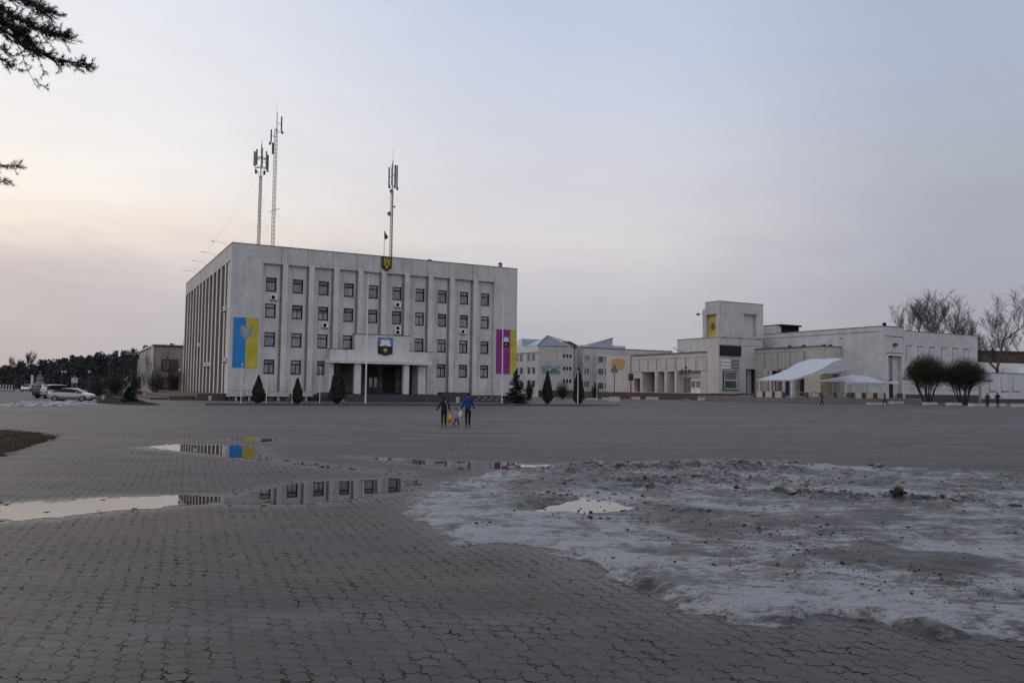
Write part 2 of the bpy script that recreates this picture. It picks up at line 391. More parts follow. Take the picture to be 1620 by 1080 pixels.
rot = n.vmath('ADD', rot, n('CombineXYZ', {0: wx_, 1: wy_, 2: 0.}).outputs[0])
q = n.vmath('MULTIPLY', rot, (1 / .178, 1 / .172, 0)); S3 = (1., 1.7320508, 1.); H3 = (.5, .8660254, .5)
q = n.vmath('ADD', q, (1000., 1000 * 1.7320508, 0))
def hexa(off): return n.vmath('SUBTRACT', n.vmath('MODULO', n.vmath('SUBTRACT', q, off), S3), (.5, .8660254, 0))
ha, hb = hexa((0, 0, 0)), hexa(H3)
ha = n.vmath('MULTIPLY', ha, (1, 1, 0)); hb = n.vmath('MULTIPLY', hb, (1, 1, 0))
less = n.math('LESS_THAN', n.vmath('DOT_PRODUCT', ha, ha), n.vmath('DOT_PRODUCT', hb, hb))
g = n('Mix', {0: less, 4: hb, 5: ha}, data_type='VECTOR').outputs[1]
ag = n.vmath('ABSOLUTE', g); sx = n('SeparateXYZ', {0: ag}).outputs[0]
ed = n.math('SUBTRACT', .5, n.math('MAXIMUM', sx, n.vmath('DOT_PRODUCT', ag, (.5, .8660254, 0))))
cell = n.vmath('SUBTRACT', q, g); cr = n('TexWhiteNoise', {'Vector': n.vmath('SNAP', n.vmath('ADD', cell, (.1, .1, 0)), (.25, .25, 1))}).outputs['Value']
jw = n.map(n.noise(pos, 2.3, 3), .34, .66, .016, .095)
joint = n('MapRange', {0: ed, 1: n.math('MULTIPLY', jw, .35), 2: jw, 3: 1., 4: 0.}).outputs[0]
jv = n.math('MULTIPLY', n.map(n.noise(pos, .7, 5, .65), .34, .58, .42, 1.), n.map(n.noise(pos, 4., 5, .75), .42, .54, .22, 1.))
joint = n.math('MULTIPLY', joint, jv)
big = n.noise(pos, .09, 5, .6); med = n.noise(n.vmath('MULTIPLY', pos, (.8, 1, 1)), .55, 5, .65); fin = n.noise(pos, 14, 4, .7); vf = n.noise(pos, 60, 2)
wet = n('Attribute', attribute_name='wet').outputs['Fac']; soil = n('Attribute', attribute_name='soil').outputs['Fac']
base = n.mix(n.map(big, .35, .65), (.054, .047, .0445, 1), (.082, .071, .066, 1))
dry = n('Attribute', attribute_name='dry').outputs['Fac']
base = n.mix(n.math('MULTIPLY', dry, n.map(big, .3, .6, .6, 1.)), base, (.112, .099, .090, 1))  # paving mixed paler and warmer with distance from the camera
tone = n.math('MULTIPLY', n.map(cr, 0, 1, .84, 1.14), n.math('MULTIPLY', n.map(fin, .38, .62, .78, 1.22), n.map(med, .36, .64, .74, 1.22)))
base = n.mix(1., base, n('CombineColor', {0: tone, 1: tone, 2: tone}).outputs[0], 'MULTIPLY')
ln = n.map(n.noise(n.vmath('MULTIPLY', pos, (.05, .55, 1)), 1., 6, .7), .36, .64, .66, 1.30)
ln2 = n.map(n.noise(n.vmath('MULTIPLY', n('VectorRotate', {'Vector': pos, 'Angle': -.5}, rotation_type='Z_AXIS').outputs[0], (.12, 2.2, 1)), .5, 5, .7), .4, .62, .86, 1.1)
lnm = n.math('MULTIPLY', ln, ln2)
base = n.mix(1., base, n('CombineColor', {0: lnm, 1: lnm, 2: lnm}).outputs[0], 'MULTIPLY')
br = n.math('MULTIPLY', n.map(n.noise(n.vmath('MULTIPLY', pos, (.35, 1, 1)), .16, 6, .62, .4), .44, .64), .9)
br = n.math('MAXIMUM', br, n.math('MULTIPLY', soil, n.map(med, .3, .6, .4, .95)))
base = n.mix(br, base, (.082, .056, .043, 1))
base = n.mix(n.math('MULTIPLY', wet, n.map(med, .35, .6, .5, .8)), base, (.022, .021, .022, 1))
base = n.mix(n.math('MULTIPLY', joint, .95), base, (.005, .0045, .0045, 1))
base = n.mix(n.map(vf, .70, .74, 0, .5), base, (.25, .24, .23, 1))
n.L.new(base, b.inputs['Base Color'])
ro = n.math('SUBTRACT', n.map(fin, .3, .7, .54, .74), n.math('MULTIPLY', wet, .26)); n.L.new(ro, b.inputs['Roughness']); n.L.new(n.math('MULTIPLY', n.math('SUBTRACT', 1., joint), .40), b.inputs['Specular IOR Level'])
hgt = n.math('ADD', n.math('MULTIPLY', joint, -1.), n.math('ADD', n.math('MULTIPLY', fin, .5), n.math('MULTIPLY', cr, .5)))
bp = n('Bump', {'Strength': .7, 'Distance': .012, 'Height': hgt}); n.L.new(bp.outputs[0], b.inputs['Normal'])
# ---- ground sheet
def rng(a, b_, s): return list(np.arange(a, b_ - 1e-6, s))
gx = np.array([-3000, -1200, -600, -350, -220, -150, -110, -80, -60, -45, -35] + rng(-28, 28, .28) + rng(28, 110, 4) + [130, 180, 260, 400, 700, 1400, 3000])
gy = np.array([-400, -100, -30, -8, 0] + rng(3, 40, .22) + rng(40, 130, 3) + [135, 150, 180, 230, 320, 500, 800, 1500, 3500])
GX, GY = np.meshgrid(gx, gy)
sn = sdf(SNOW, GX, GY); pd = np.max([sdf(p, GX, GY) for p in PUD], axis=0)
near = (GY > 2) & (GY < 40) & (np.abs(GX) < 30)
wetv = np.where(near, np.maximum(np.clip(1.15 + pd / .55, 0, 1), np.clip(1 + sn / .8, 0, 1) * .9), 0)
soilv = np.where(near, np.maximum(np.clip(1 + pd / 2.2, 0, 1) * .6, np.clip(1 + sn / 2.6, 0, 1) * .75), 0)
for ax_, ay_, rx_, ry_, k_ in ((-2.2, 12.6, 2.6, 2.0, .9), (-1, 25, 8, 3, .8), (6, 24.5, 9, 1.6, .9), (12, 26, 14, 2, .6), (-18, 42, 12, 2.2, .9), (-6, 46, 22, 3, .55), (2, 30, 14, 2.2, .6), (-26, 48, 14, 2.5, .8), (14, 27, 16, 1.6, .8)):
    soilv = np.maximum(soilv, np.clip(1.25 - np.hypot((GX - ax_) / rx_, (GY - ay_) / ry_), 0, 1) * k_)
V = [(x, y, gz(x, y)) for y in gy for x in gx]; nx = len(gx)
FA = [(j * nx + i, j * nx + i + 1, (j + 1) * nx + i + 1, (j + 1) * nx + i) for j in range(len(gy) - 1) for i in range(nx - 1)]
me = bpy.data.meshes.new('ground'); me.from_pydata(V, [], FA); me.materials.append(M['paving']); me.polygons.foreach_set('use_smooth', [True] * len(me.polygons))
lighterv = np.clip((np.hypot(GX * .6, GY) - 20) / 26, 0, 1)
for nm, arr in (('wet', wetv), ('soil', soilv), ('dry', lighterv)): me.attributes.new(nm, 'FLOAT', 'POINT').data.foreach_set('value', arr.ravel().astype(np.float32))
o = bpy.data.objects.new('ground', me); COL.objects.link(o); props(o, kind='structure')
# ---- water
mt, n, b = newmat('puddle_water'); M['water'] = mt
b.inputs['Base Color'].default_value = (.012, .011, .010, 1); b.inputs['Roughness'].default_value = .015; b.inputs['IOR'].default_value = 1.75
names = ['water'] * 7
LAB = None
for k, P in enumerate(PUD):
    A = np.array(P); x0, y0 = A.min(0) - .8; x1, y1 = A.max(0) + .8; s_ = .07 if k == 0 else .1
    xs = np.arange(x0, x1, s_ * 1.3); ys = np.arange(y0, y1, s_); X, Y = np.meshgrid(xs, ys)
    f = sdf(P, X, Y); nz = fract(X, Y, 1.1, 5, 3.1 + k)
    f = f + nz * (.32 if k == 0 else .42) + fract(X, Y, 4., 5, 31. + k) * .22 + fract(X, Y, 11., 3, 3. + k) * .12 - .05
    o = contour('water', xs, ys, f, np.full(X.shape, .004), M['water'], smooth=False)
    props(o, kind='structure')
# ---- snow and ice sheet
xs = np.arange(-3., 24, .065); ys = np.concatenate([np.arange(5.2, 12, .055), np.arange(12, 24.5, .08)]); X, Y = np.meshgrid(xs, ys)
f = sdf(SNOW, X, Y); n1 = fract(X, Y, .55, 5, 11.); n2 = fract(X, Y, 1.6, 4, 5.); n3 = fract(X, Y, .28, 4, 23., 1.9); n4 = fract(X, Y, 5.5, 3, 41.)
n5 = fract(X, Y, 3.2, 5, 61.)
f2 = f + n1 * .36 + n2 * .16 + n5 * .16 - .04
edge = np.clip(f2 / np.clip(.42 + .5 * n1, .14, 1.), 0, 1); edge = edge * edge * (3 - 2 * edge)
thick = np.clip(.065 + .06 * n3 + .02 * n1, .004, .2)
back = np.clip((Y - 11.5) / 8, 0, 1)
def band(pts, wd):
    P = np.array([tuple(G(*p)[:2]) for p in pts]); d = np.full(X.shape, 1e9)
    for a, c in zip(P[:-1], P[1:]):
        e = c - a; t = np.clip(((X - a[0]) * e[0] + (Y - a[1]) * e[1]) / (e @ e), 0, 1); d = np.minimum(d, np.hypot(X - a[0] - t * e[0], Y - a[1] - t * e[1]))
    return np.exp(-(d / wd) ** 2)
rid = np.maximum.reduce([band([(965, 741), (1030, 745), (1100, 741), (1200, 745)], .8), .75 * band([(1010, 772), (1090, 764), (1180, 762), (1260, 768)], .8), .8 * band([(1230, 789), (1320, 793), (1420, 795), (1620, 802)], .45), .5 * band([(1010, 806), (1060, 818), (1160, 822)], .3), .45 * band([(850, 742), (950, 748)], 1.1)])
lump = np.clip(n2 * 1.1 + n4 * .8, -.25, 1.2)
z = edge * (thick + rid * (.035 + .065 * lump + .05 * n4) + back * .035 * np.clip(n4 + n2, 0, 2) + .012 * n4 + .012 * n5)
pool = sdf(POOL, X, Y) + n2 * .26 + n5 * .12
z = np.where(pool > 0, .006, z); z = np.where((pool <= 0) & (pool > -.35), .006 + (np.maximum(z, .012) - .006) * (-pool / .35), z)
z = np.maximum(z, .004) + .002
dirt = np.clip(.46 + .6 * n3 + .5 * n2 + .25 * n1 + back * .06 + .25 * n4 + rid * (.16 - .45 * n4) - .30 * np.exp(-((f2 - .55) / .55) ** 2) * (Y < 15), 0, 1)
def blob(px, py, wx, wy):
    p = G(px, py); rx = wx / F * p.y; ry = abs(G(px, py - wy).y - G(px, py + wy).y) / 2
    return np.clip(1.3 - np.hypot((X - p.x) / rx, (Y - p.y) / ry) + n2 * .5 + n1 * .3, 0, 1)
for a_ in ((1430, 893, 150, 20, .55), (1560, 900, 90, 16, .4), (1110, 850, 80, 20, .5), (1250, 862, 90, 10, .3), (880, 774, 90, 7, .35), (1330, 822, 130, 8, .35), (1290, 1000, 60, 12, .6), (1480, 1005, 60, 10, .5), (1500, 775, 120, 6, .35)): dirt = dirt + a_[4] * blob(*a_[:4])
for a_ in ((1180, 965, 120, 22, .45), (1420, 965, 160, 18, .35), (770, 852, 60, 14, .5), (980, 905, 90, 18, .35), (720, 800, 60, 12, .35), (800, 756, 70, 8, .4), (1010, 862, 60, 10, .3), (1250, 930, 120, 14, .25)): dirt = dirt - a_[4] * blob(*a_[:4])
dirt = np.clip(dirt, 0, 1)
dirt = np.maximum(dirt, np.clip(1 - f2 / .16, 0, 1) * np.clip(.45 + 1.2 * n1, 0, .66))
mt, n, b = newmat('dirty_snow'); M['snow'] = mt
pos = n('NewGeometry').outputs['Position']; dv = n('Attribute', attribute_name='dirt').outputs['Fac']
fn = n.noise(pos, 7, 8, .78); f3 = n.noise(n.vmath('MULTIPLY', pos, (.5, 1, 1)), 2.4, 6, .68, .6); grit = n.noise(pos, 38, 3, .6)
cr1 = n.noise(n.vmath('MULTIPLY', pos, (.45, 1, 1)), 16, 8, .8, .5); cr2 = n.noise(n.vmath('MULTIPLY', pos, (.3, 1, 1)), 4.5, 8, .75, 1.2)
dd = n.math('ADD', n.math('ADD', dv, -.06), n.math('ADD', n.math('ADD', n.map(fn, .42, .58, -.2, .2), n.map(f3, .40, .60, -.2, .2)), n.math('ADD', n.map(cr1, .43, .57, -.22, .22), n.map(cr2, .42, .58, -.24, .24))))
c = n.ramp(dd, [(0, (.31, .308, .318)), (.22, (.225, .22, .225)), (.42, (.146, .137, .133)), (.62, (.088, .077, .070)), (.82, (.054, .044, .037)), (1., (.030, .025, .021))])
c = n.mix(n.map(grit, .62, .66, 0, .85), c, (.025, .021, .018, 1))
n.L.new(c, b.inputs['Base Color']); n.L.new(n.map(dd, .2, .8, .72, .42), b.inputs['Roughness']); b.inputs['Specular IOR Level'].default_value = .4
bp = n('Bump', {'Strength': .9, 'Distance': .035, 'Height': n.math('ADD', fn, n.math('MULTIPLY', grit, .25))}); n.L.new(bp.outputs[0], b.inputs['Normal'])
o = contour('snow', xs, ys, f2, z, M['snow'], attr=dirt, zcut=-.008); props(o, kind='structure')
SZ = (xs, ys, z, f2)
def snow_z(x, y):
    i = int(np.clip(np.searchsorted(xs, x), 0, len(xs) - 1)); j = int(np.clip(np.searchsorted(ys, y), 0, len(ys) - 1)); return z[j, i] if f2[j, i] > 0 else 0.
A = np.array(POOL); x0, y0 = A.min(0) - .5; x1, y1 = A.max(0) + .5
px_ = np.arange(x0, x1, .07); py_ = np.arange(y0, y1, .06); PX, PY = np.meshgrid(px_, py_)
ff = sdf(POOL, PX, PY) + fract(PX, PY, 1.6, 4, 5.) * .26 + fract(PX, PY, 3.2, 5, 61.) * .12
props(contour('water', px_, py_, ff, np.full(PX.shape, .016), M['water'], smooth=False), kind='structure')
# ---- rubble on the snow
M['clod'] = mk('dirt_clod', (.045, .038, .030), .95, .4, 14, bump=.02); M['snowlump'] = mk('dirty_snow_lump', (.23, .212, .20), .85, .5, 9, bump=.02)
mb = MB(); mg = MB()
k = 0
while k < 560:
    i = random.randrange(len(xs)); j = random.randrange(len(ys))
    pr = rid[j, i] * 1.2 + back[j, i] * .10
    if f2[j, i] < .1 or random.random() > pr or pool[j, i] > -.1: continue
    r = random.choice([.014, .018, .022, .028, .034, .042, .055]) * random.uniform(.8, 1.2)
    mb.ico((xs[i], ys[j], z[j, i] + r * .25), r, 2 if r > .04 else 1, .34, (1.25, 1.1, .6)); k += 1
o = mb.build('snow_rubble', M['snowlump'], smooth=False); props(o, 'grey rubble of broken dirty snow along the back of the ice patch', 'snow rubble', kind='stuff')
k = 0
while k < 2300:
    i = random.randrange(len(xs)); j = random.randrange(len(ys))
    if k % 4: # clustered grit
        if k % 4 == 1 or 'gc' not in globals(): gc = (random.uniform(0, 12), random.uniform(8, 20)) if random.random() < .45 else tuple(G(*random.choice([(1230, 905), (1300, 880), (960, 816), (1430, 940), (1180, 865), (1290, 850), (1340, 900), (900, 790), (1520, 935)]))[:2])
        x, y = random.gauss(gc[0], .5), random.gauss(gc[1], .42); i = int(np.clip(np.searchsorted(xs, x), 0, len(xs) - 1)); j = int(np.clip(np.searchsorted(ys, y), 0, len(ys) - 1))
    if f2[j, i] < .1: continue
    r = .0095 * math.exp(random.gauss(0, .55)) * (.95 if ys[j] > 11 else .6)
    mg.ico((xs[i] + random.uniform(-.03, .03), ys[j] + random.uniform(-.03, .03), z[j, i] + r * .3), r, 1, .25, (1.2, 1., .7)); k += 1
o = mg.build('grit', M['clod']); props(o, 'dark grit and clumps of soil scattered over the snow', 'grit', kind='stuff')
mg = MB()
for k in range(260):
    x, y = random.uniform(-9, 8), random.uniform(5.2, 30); r = random.uniform(.006, .016)
    mg.ico((x, y, r * .3), r, 1, .3, (1.4, 1.1, .6))
o = mg.build('litter_crumbs', mk('pale_crumbs', (.16, .14, .12), .9, .8, 2)); props(o, 'small crumbs of dirt and litter scattered over the paving', 'crumbs', kind='stuff')
mm_ = MB()
for P in PUD[:4] + PUD[6:]:
    for a, c in zip(P, P[1:] + P[:1]):
        a, c = Vector(a), Vector(c)
        for q in range(int((c - a).length * 5)):
            x, y = a.lerp(c, random.random()) + Vector((random.gauss(0, .26), random.gauss(0, .26))); r = random.choice([.008, .012, .02, .03]) * random.uniform(.6, 1.2)
            mm_.ico((x, y, r * .12), r, 1, .3, (1.6, 1.3, .4))
o = mm_.build('mud', mk('wet_mud', (.030, .024, .020), .7, .4, 6)); props(o, 'dark bits of mud and leaves along the edges of the puddles', 'mud', kind='stuff')
for px, py, wpx, lab in ((1422, 797, 30, 'largest dark clod of soil and dried grass on the right half of the snow'), (1352, 796, 24, 'brownish clod on the snow left of the largest clod'), (1463, 799, 16, 'small brown clod just right of the largest clod on the snow'),
                         (1491, 800, 12, 'narrow upright dark clod standing in the wet snow'), (1546, 801, 15, 'low dark clod touching the rounder one right of it'), (1561, 802, 14, 'round black clod at the right end of the row on the snow'),
                         (1606, 805, 26, 'reddish brown lump by the right edge of the picture on the snow'), (1030, 814, 22, 'rounded grey ice lump beside the pool in the snow'), (1378, 741, 14, 'dark clod left of its twin at the back edge of the snow'),
                         (1398, 741, 13, 'snow capped dark clod at the back edge of the snow'), (1165, 774, 20, 'tan rounded lump half buried in the broken snow'), (855, 716, 9, 'lone pale stone lying on the bare paving behind the puddles')):
    p = G(px, py); r = wpx / F * p.y * .33; t_ = thing('ice_lump' if 'ice' in lab else 'stone' if 'stone' in lab else 'dirt_clod', lab, 'lump' if 'lump' in lab else 'stone' if 'stone' in lab else 'clod', (p.x, p.y, snow_z(p.x, p.y)))
    c_ = MB()
    flat = 'grass' in lab or 'brown' in lab or 'low' in lab
    for q in range(16 if flat else 8):
        x_ = random.uniform(-1, 1); c_.ico((x_ * r * (1.1 if flat else .5), random.uniform(-.45, .45) * r, random.uniform(.0, .55) * r * (1 - abs(x_) * .7)), r * random.uniform(.22, .42) * (1 if flat else 1.35), 2, .42, (1.1, 1, .8))
    c_.build('clod', M['snowlump'] if ('ice' in lab or 'pale' in lab) else mk('clod_soil', (.06, .043, .03) if 'brown' in lab or 'tan' in lab else (.03, .027, .02), .95, .5, 9, bump=.03), t_)
    if 'grass' in lab or 'upright' in lab or 'small brown' in lab:
        g_ = MB()
        for q in range(90):
            a = random.uniform(0, 6.28); p0 = Vector((math.cos(a) * r * random.uniform(0, .7), math.sin(a) * r * .5, r * .5)); L = r * random.uniform(.3, .8)
            g_.tube([p0, p0 + Vector((random.gauss(0, .5), random.gauss(0, .5), 1)).normalized() * L], [.004, .002], 3, False)
        g_.build('dry_grass', mk('dry_grass_tuft', (.10, .075, .04), .9, .3, 4), t_)
# ---- lawn corner and kerb strips
M['lawn'] = mk('winter_lawn', (.030, .023, .013), .95, .5, 2.2, spec=.05, bump=.03, glob=True)
LP = gp([(0, 681.5), (40, 682.5), (98, 691), (78, 698), (40, 709), (0, 722)]) + [(-16, 22.5), (-40, 15), (-60, 24), (-40, 34)]
xs2 = np.arange(-40, -12, .25); ys2 = np.arange(14, 36, .25); X2, Y2 = np.meshgrid(xs2, ys2); fl = sdf(LP, X2, Y2) + fract(X2, Y2, .9, 4, 77.) * .25
zl = .01 + .09 * np.clip(fl / .8, 0, 1) + .03 * fract(X2, Y2, .5, 3, 4.)
o = contour('grass_ground', xs2, ys2, fl, np.maximum(zl, .006), M['lawn'], zcut=-.01); props(o, kind='structure')
gm = MB()
for k in range(16000):
    x, y = random.uniform(-24, -13), random.uniform(20, 34); i = int(np.searchsorted(xs2, x)) - 1; j = int(np.searchsorted(ys2, y)) - 1
    if fl[j, i] < .05: continue
    h = random.uniform(.02, .06); a = random.uniform(0, 6.28); dx, dy = math.cos(a) * .008, math.sin(a) * .008; lx, ly = random.gauss(0, .04), random.gauss(0, .04); zz = max(zl[j, i], .006)
    gm.add([(x - dx, y - dy, zz), (x + dx, y + dy, zz), (x + lx, y + ly, zz + h)], [(0, 1, 2)])
o = gm.build('grass', mk('winter_grass', (.036, .028, .014), .95, .5, 1.5, spec=.05), recalc=False); props(o, 'short brown winter grass on the lawn corner', 'grass', kind='stuff')
# ================================================================== MAIN BUILDING
c_ = atY(364, 505, 101); MF = Fr(c_.x, c_.y, YAW)
W_, D_, ZB, ZP, ZR = 41.3, 48.5, .9, 17.7, 20.0
bld = thing('office_building', 'four storey pale tiled office building with pilasters and roof masts beside the square', 'building', (MF.x, MF.y, 0), YAW)
WU = [5.05 + 3.455 * k for k in range(10)]
ROW = [(14.12, 15.95), (10.72, 12.55), (7.0, 8.85), (3.45, 5.3)]
EN0, EN1 = 12.7, 27.4         # entrance front
wins = []
for k, u in enumerate(WU):
    for r, (z0, z1) in enumerate(ROW):
        if r == 3 and 3 <= k <= 6: continue
        if r == 2 and k in (4, 5): continue
        wins.append((u - .68, u + .68, z0, z1))
mb = MB(); wall_holes(mb, 'u', .45, 3.9, 37.4, ZB, ZP, wins + [(EN0 + .4, EN1 - .4, ZB + .02, 5.2)], .35)
mb.box(.0, 3.9, 0, 3.0, ZB, ZP); mb.box(37.4, W_, 0, 3.0, ZB, ZP)           # end walls
mb.box(W_ - .6, W_, 3.0, D_, ZB, ZR - .3)
mb.box(.6, W_ - .6, D_ - .6, D_, ZB, ZR - .3)
mb.build('wall', M['panel'], bld)
# tiled ends get their own facing
mb = MB(); mb.box(-.02, 3.75, -.03, .0, ZB, ZP + 2.28); mb.box(-.03, -.0, -.02, .75, ZB, ZP + 2.28); mb.build('tiled_end_wall', M['facade'], bld)
MB().box(37.55, W_ + .02, -.03, .0, ZB, ZP + 2.28).build('tiled_end_wall', M['facade'], bld)
# inner dark floor plates so that the openings read as rooms
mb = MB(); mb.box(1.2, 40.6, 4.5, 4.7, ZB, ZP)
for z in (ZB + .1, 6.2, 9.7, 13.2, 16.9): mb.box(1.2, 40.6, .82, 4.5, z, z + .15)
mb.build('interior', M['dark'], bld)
# pilasters with a dark joint on their left flank
pu = [6.75, 10.2, 13.55, 16.9, 20.25, 23.65, 27.25, 30.6, 34.35]
for k, u in enumerate(pu):
    zb = 9.05 if 3 <= k <= 5 else (6.95 if k in (2, 6) else ZB)
    p_ = MB().box(u - .34, u + .34, -.04, .45, zb, ZP + .25).build('pilaster', M['pilaster'], bld)
    MB().box(u - .58, u - .36, .30, .449, zb, ZP - .02).build('joint', M['joint'], p_)
    MB().box(u + 1.0, u + 1.03, .435, .449, zb if zb > 2 else 6.0, ZP - .05).build('panel_seam', M['kerb'], p_)
# parapet
mb = MB(); mb.box(3.78, 37.52, -.02, .8, ZP, ZR - .02)
mb.box(.0, 3.78, 0.002, .8, ZP, ZR - .02); mb.box(37.52, W_, .002, .8, ZP, ZR - .02)
mb.box(-.0, .8, .8, D_, ZP + .2, ZR - .02)
mb.mat(1)
for k, u in enumerate(pu): mb.box(u - .62, u - .56, -.035, -.02, ZP + .02, ZR - .1)
for k in range(14): mb.box(-.012, 0., .92 + 3.62 * k, .98 + 3.62 * k, ZP + .25, ZR - .1)
par = mb.build('parapet', [M['parapet'], M['joint']], bld)
mb = MB(); mb.box(-.08, W_ + .06, -.08, .85, ZR - .02, ZR + .05); mb.box(-.08, .85, .85, D_, ZR - .02, ZR + .05); mb.build('coping', M['darkmetal'], par)
MB().box(.3, W_ - .3, .5, D_ - .3, ZR - .8, ZR - .6).build('roof', M['kerb'], bld)
# windows: frame bars + panes set back in the reveals
M['blind'] = mk('pale_blind', (.17, .175, .18), .7, .3, 2)
def window(u0, u1, z0, z1, v, parent, curtain, lit=None):
    t = .105; mb = MB()
    mb.box(u0, u0 + t, v, v + .1, z0, z1); mb.box(u1 - t * 1.5, u1, v, v + .1, z0, z1); mb.box(u0 + t, u1 - t * 1.5, v, v + .1, z0, z0 + t * 1.3); mb.box(u0 + t, u1 - t * 1.5, v, v + .1, z1 - t, z1)
    zt = z1 - (z1 - z0) * .30; mb.box(u0 + t, u1 - t * 1.5, v, v + .1, zt - t * .7, zt + t * .7)
    if curtain == 2: mb.box((u0 + u1) / 2 - .04, (u0 + u1) / 2 + .04, v, v + .1, z0 + t, zt - t * .7)
    w_ = mb.build('window', M['frame'], parent)
    MB().box(u0 + t, u1 - t, v + .05, v + .06, z0 + t, z1 - t).build('pane', M['glass2'] if curtain else M['glass'], w_)
    if random.random() < .38:
        zb2 = random.choice([zt, zt, z0 + (z1 - z0) * .45]); MB().box(u0 + t, u1 - t * 1.5, v + .03, v + .048, zb2 + .06, z1 - t).build('blind', M['blind'], w_)
    MB().box(u0 - .05, u1 + .05, v - .16, v - .02, z0 - .05, z0 + .0).build('sill', M['joint'], w_)
    return w_
for k, (u0, u1, z0, z1) in enumerate(wins):
    window(u0, u1, z0 + .01, z1 - .01, .58, bld, [0, 0, 1, 0, 2, 1, 0][(k * 5 + k // 7) % 7] if z0 > 4 else [2, 2, 1][k % 3])
# recessed spandrel outlines under the ground floor windows
for k, u in enumerate(WU):
    if not 3 <= k <= 6: MB().box(u - .75, u + .75, .43, .449, 2.25, 2.30).build('ledge', M['pilaster'], bld)
# left flank: fins in front of brown strips
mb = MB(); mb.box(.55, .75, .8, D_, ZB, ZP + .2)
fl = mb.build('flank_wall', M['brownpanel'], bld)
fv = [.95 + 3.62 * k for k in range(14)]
for v in fv[1:]: fn_ = MB(); fn_.box(-.04, .55, v - .5, v + .5, ZB - .1, ZP + .1); fn_.mat(1).box(-.02, .55, v - .52, v - .501, ZB - .1, ZP + .1); fn_.build('fin', [M['fin'], M['brownpanel']], bld)  # near side faced brown: its shade is put into the colour
for k, v in enumerate(fv[:-1]):
    for z0, z1 in ROW:
        f_w = MB().box(.5, .549, v + 1.15, v + 2.45, z0, z1).build('window', M['frame'], bld); MB().box(.485, .5, v + 1.2, v + 2.4, z0 + .1, z1 - .1).build('pane', M['glass'], f_w)
# entrance block
ent = MB()
ent.prism([(EN0, 5.55), (EN1, 5.55), (EN1, 6.9), (23.78, 6.9), (23.78, 9.02), (16.1, 9.02), (16.1, 6.9), (EN0, 6.9)], -.8, .449)
eb = ent.build('entrance_block', M['facade'], bld)
for q_ in ((16.0, 23.88, 9.02, 9.09), (EN0 - .05, 16.0, 6.9, 6.96), (23.88, EN1 + .05, 6.9, 6.96)): MB().box(q_[0], q_[1], -.86, .449, q_[2], q_[3]).build('coping', M['darkmetal'], eb)
mb = MB(); mb.box(12.2, 26.4, -3, -.0, 5.02, 5.22); mb.box(12.2, 26.4, -3.06, -.0, 5.27, 5.5); mb.box(12.25, 26.35, -2.9, 0, 5.22, 5.27)
mb.build('canopy', M['white'], bld)
for u0, u1 in ((15.55, 16.4), (22.4, 23.2), (12.3, 12.9), (24.8, 25.9)):
    MB().box(u0, u1, -2.6 if u0 < 24 and u0 > 13 else -1.9, -1.9 if u0 < 24 and u0 > 13 else .449, 1.0, 5.02).build('column', M['pilaster'], bld)
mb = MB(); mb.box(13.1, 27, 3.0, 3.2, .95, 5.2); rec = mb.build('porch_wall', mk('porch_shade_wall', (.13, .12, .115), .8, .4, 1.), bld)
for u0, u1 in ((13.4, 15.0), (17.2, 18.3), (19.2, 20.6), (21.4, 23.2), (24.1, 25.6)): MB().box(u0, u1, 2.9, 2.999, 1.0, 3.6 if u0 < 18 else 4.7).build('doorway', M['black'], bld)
for u0 in (19.25, 19.95, 24.3):
    d1 = MB(); d1.box(u0, u0 + .62, 2.86, 2.9, 1.0, 3.4); dd_ = d1.build('door', M['darkmetal'], rec); MB().box(u0 + .1, u0 + .52, 2.84, 2.86, 1.9, 3.2).build('pane', M['glass'], dd_)
# podium and stairs
mb = MB(); mb.box(.1, W_ + .3, -1.0, .6, 0, .88); mb.box(12.2, 27, -3.4, 3, 0, .96)
pod = mb
mb = MB()
for k in range(5): mb.box(13.6, 28.0, -3.4 - .38 * (k + 1), -3.4 - .38 * k - .002, 0, .96 - .19 * (k + 1) + .19 - .04)
mb.build('stairs', M['plinth'], bld)
mb = MB(); mb.prism([(-5.5, .02), (-3.4, .95), (-3.4, .02)], 12.3, 13.5, 'yz'); mb.build('ramp', M['kerb'], bld)
MB().box(11.0, 12.2, -2.6, -1.0, 0, 1.15).build('pier', M['plinth'], bld); MB().box(28.1, 32.2, -2.8, -1.0, 0, 1.3).build('pier', M['plinth'], bld)
pod.mat(1)
for k in range(38):
    u = .4 + k * 1.08
    if 9.5 < u < 33: continue
    pod.box(u, u + .7, -1.04, -1.0, .12, .34); pod.box(u + .4, u + 1.0, -1.04, -1.0, .46, .66)
pod.build('plinth', [M['plinth'], M['kerb']], bld)
# roof bits
for u, v, h in ((39.3, 1.6, 1.1), (27.6, 1.4, .5), (11.3, 2, .4), (30.8, 3, .45)):
    q = MB(); q.box(u - .22, u + .22, v, v + .44, ZR - .6, ZR + h * .7); rv = q.build('roof_vent', M['metal'], bld); MB().lathe([(.42, ZR + h * .72), (.05, ZR + h)], 8, (u, v + .22, 0)).build('cap', M['darkmetal'], rv)
# terrace at the left flank
t_ = MB(); t_.box(-3.5, -.05, 1, 46, 0, .86); t_.box(-6.5, -3.5, 3, 46, 0, .52); t_.box(-8.5, -6.5, 5, 46, 0, .26)
o = t_.build('terrace', M['brick']); o.location = (MF.x, MF.y, 0); o.rotation_euler = (0, 0, YAW); props(o, kind='structure')
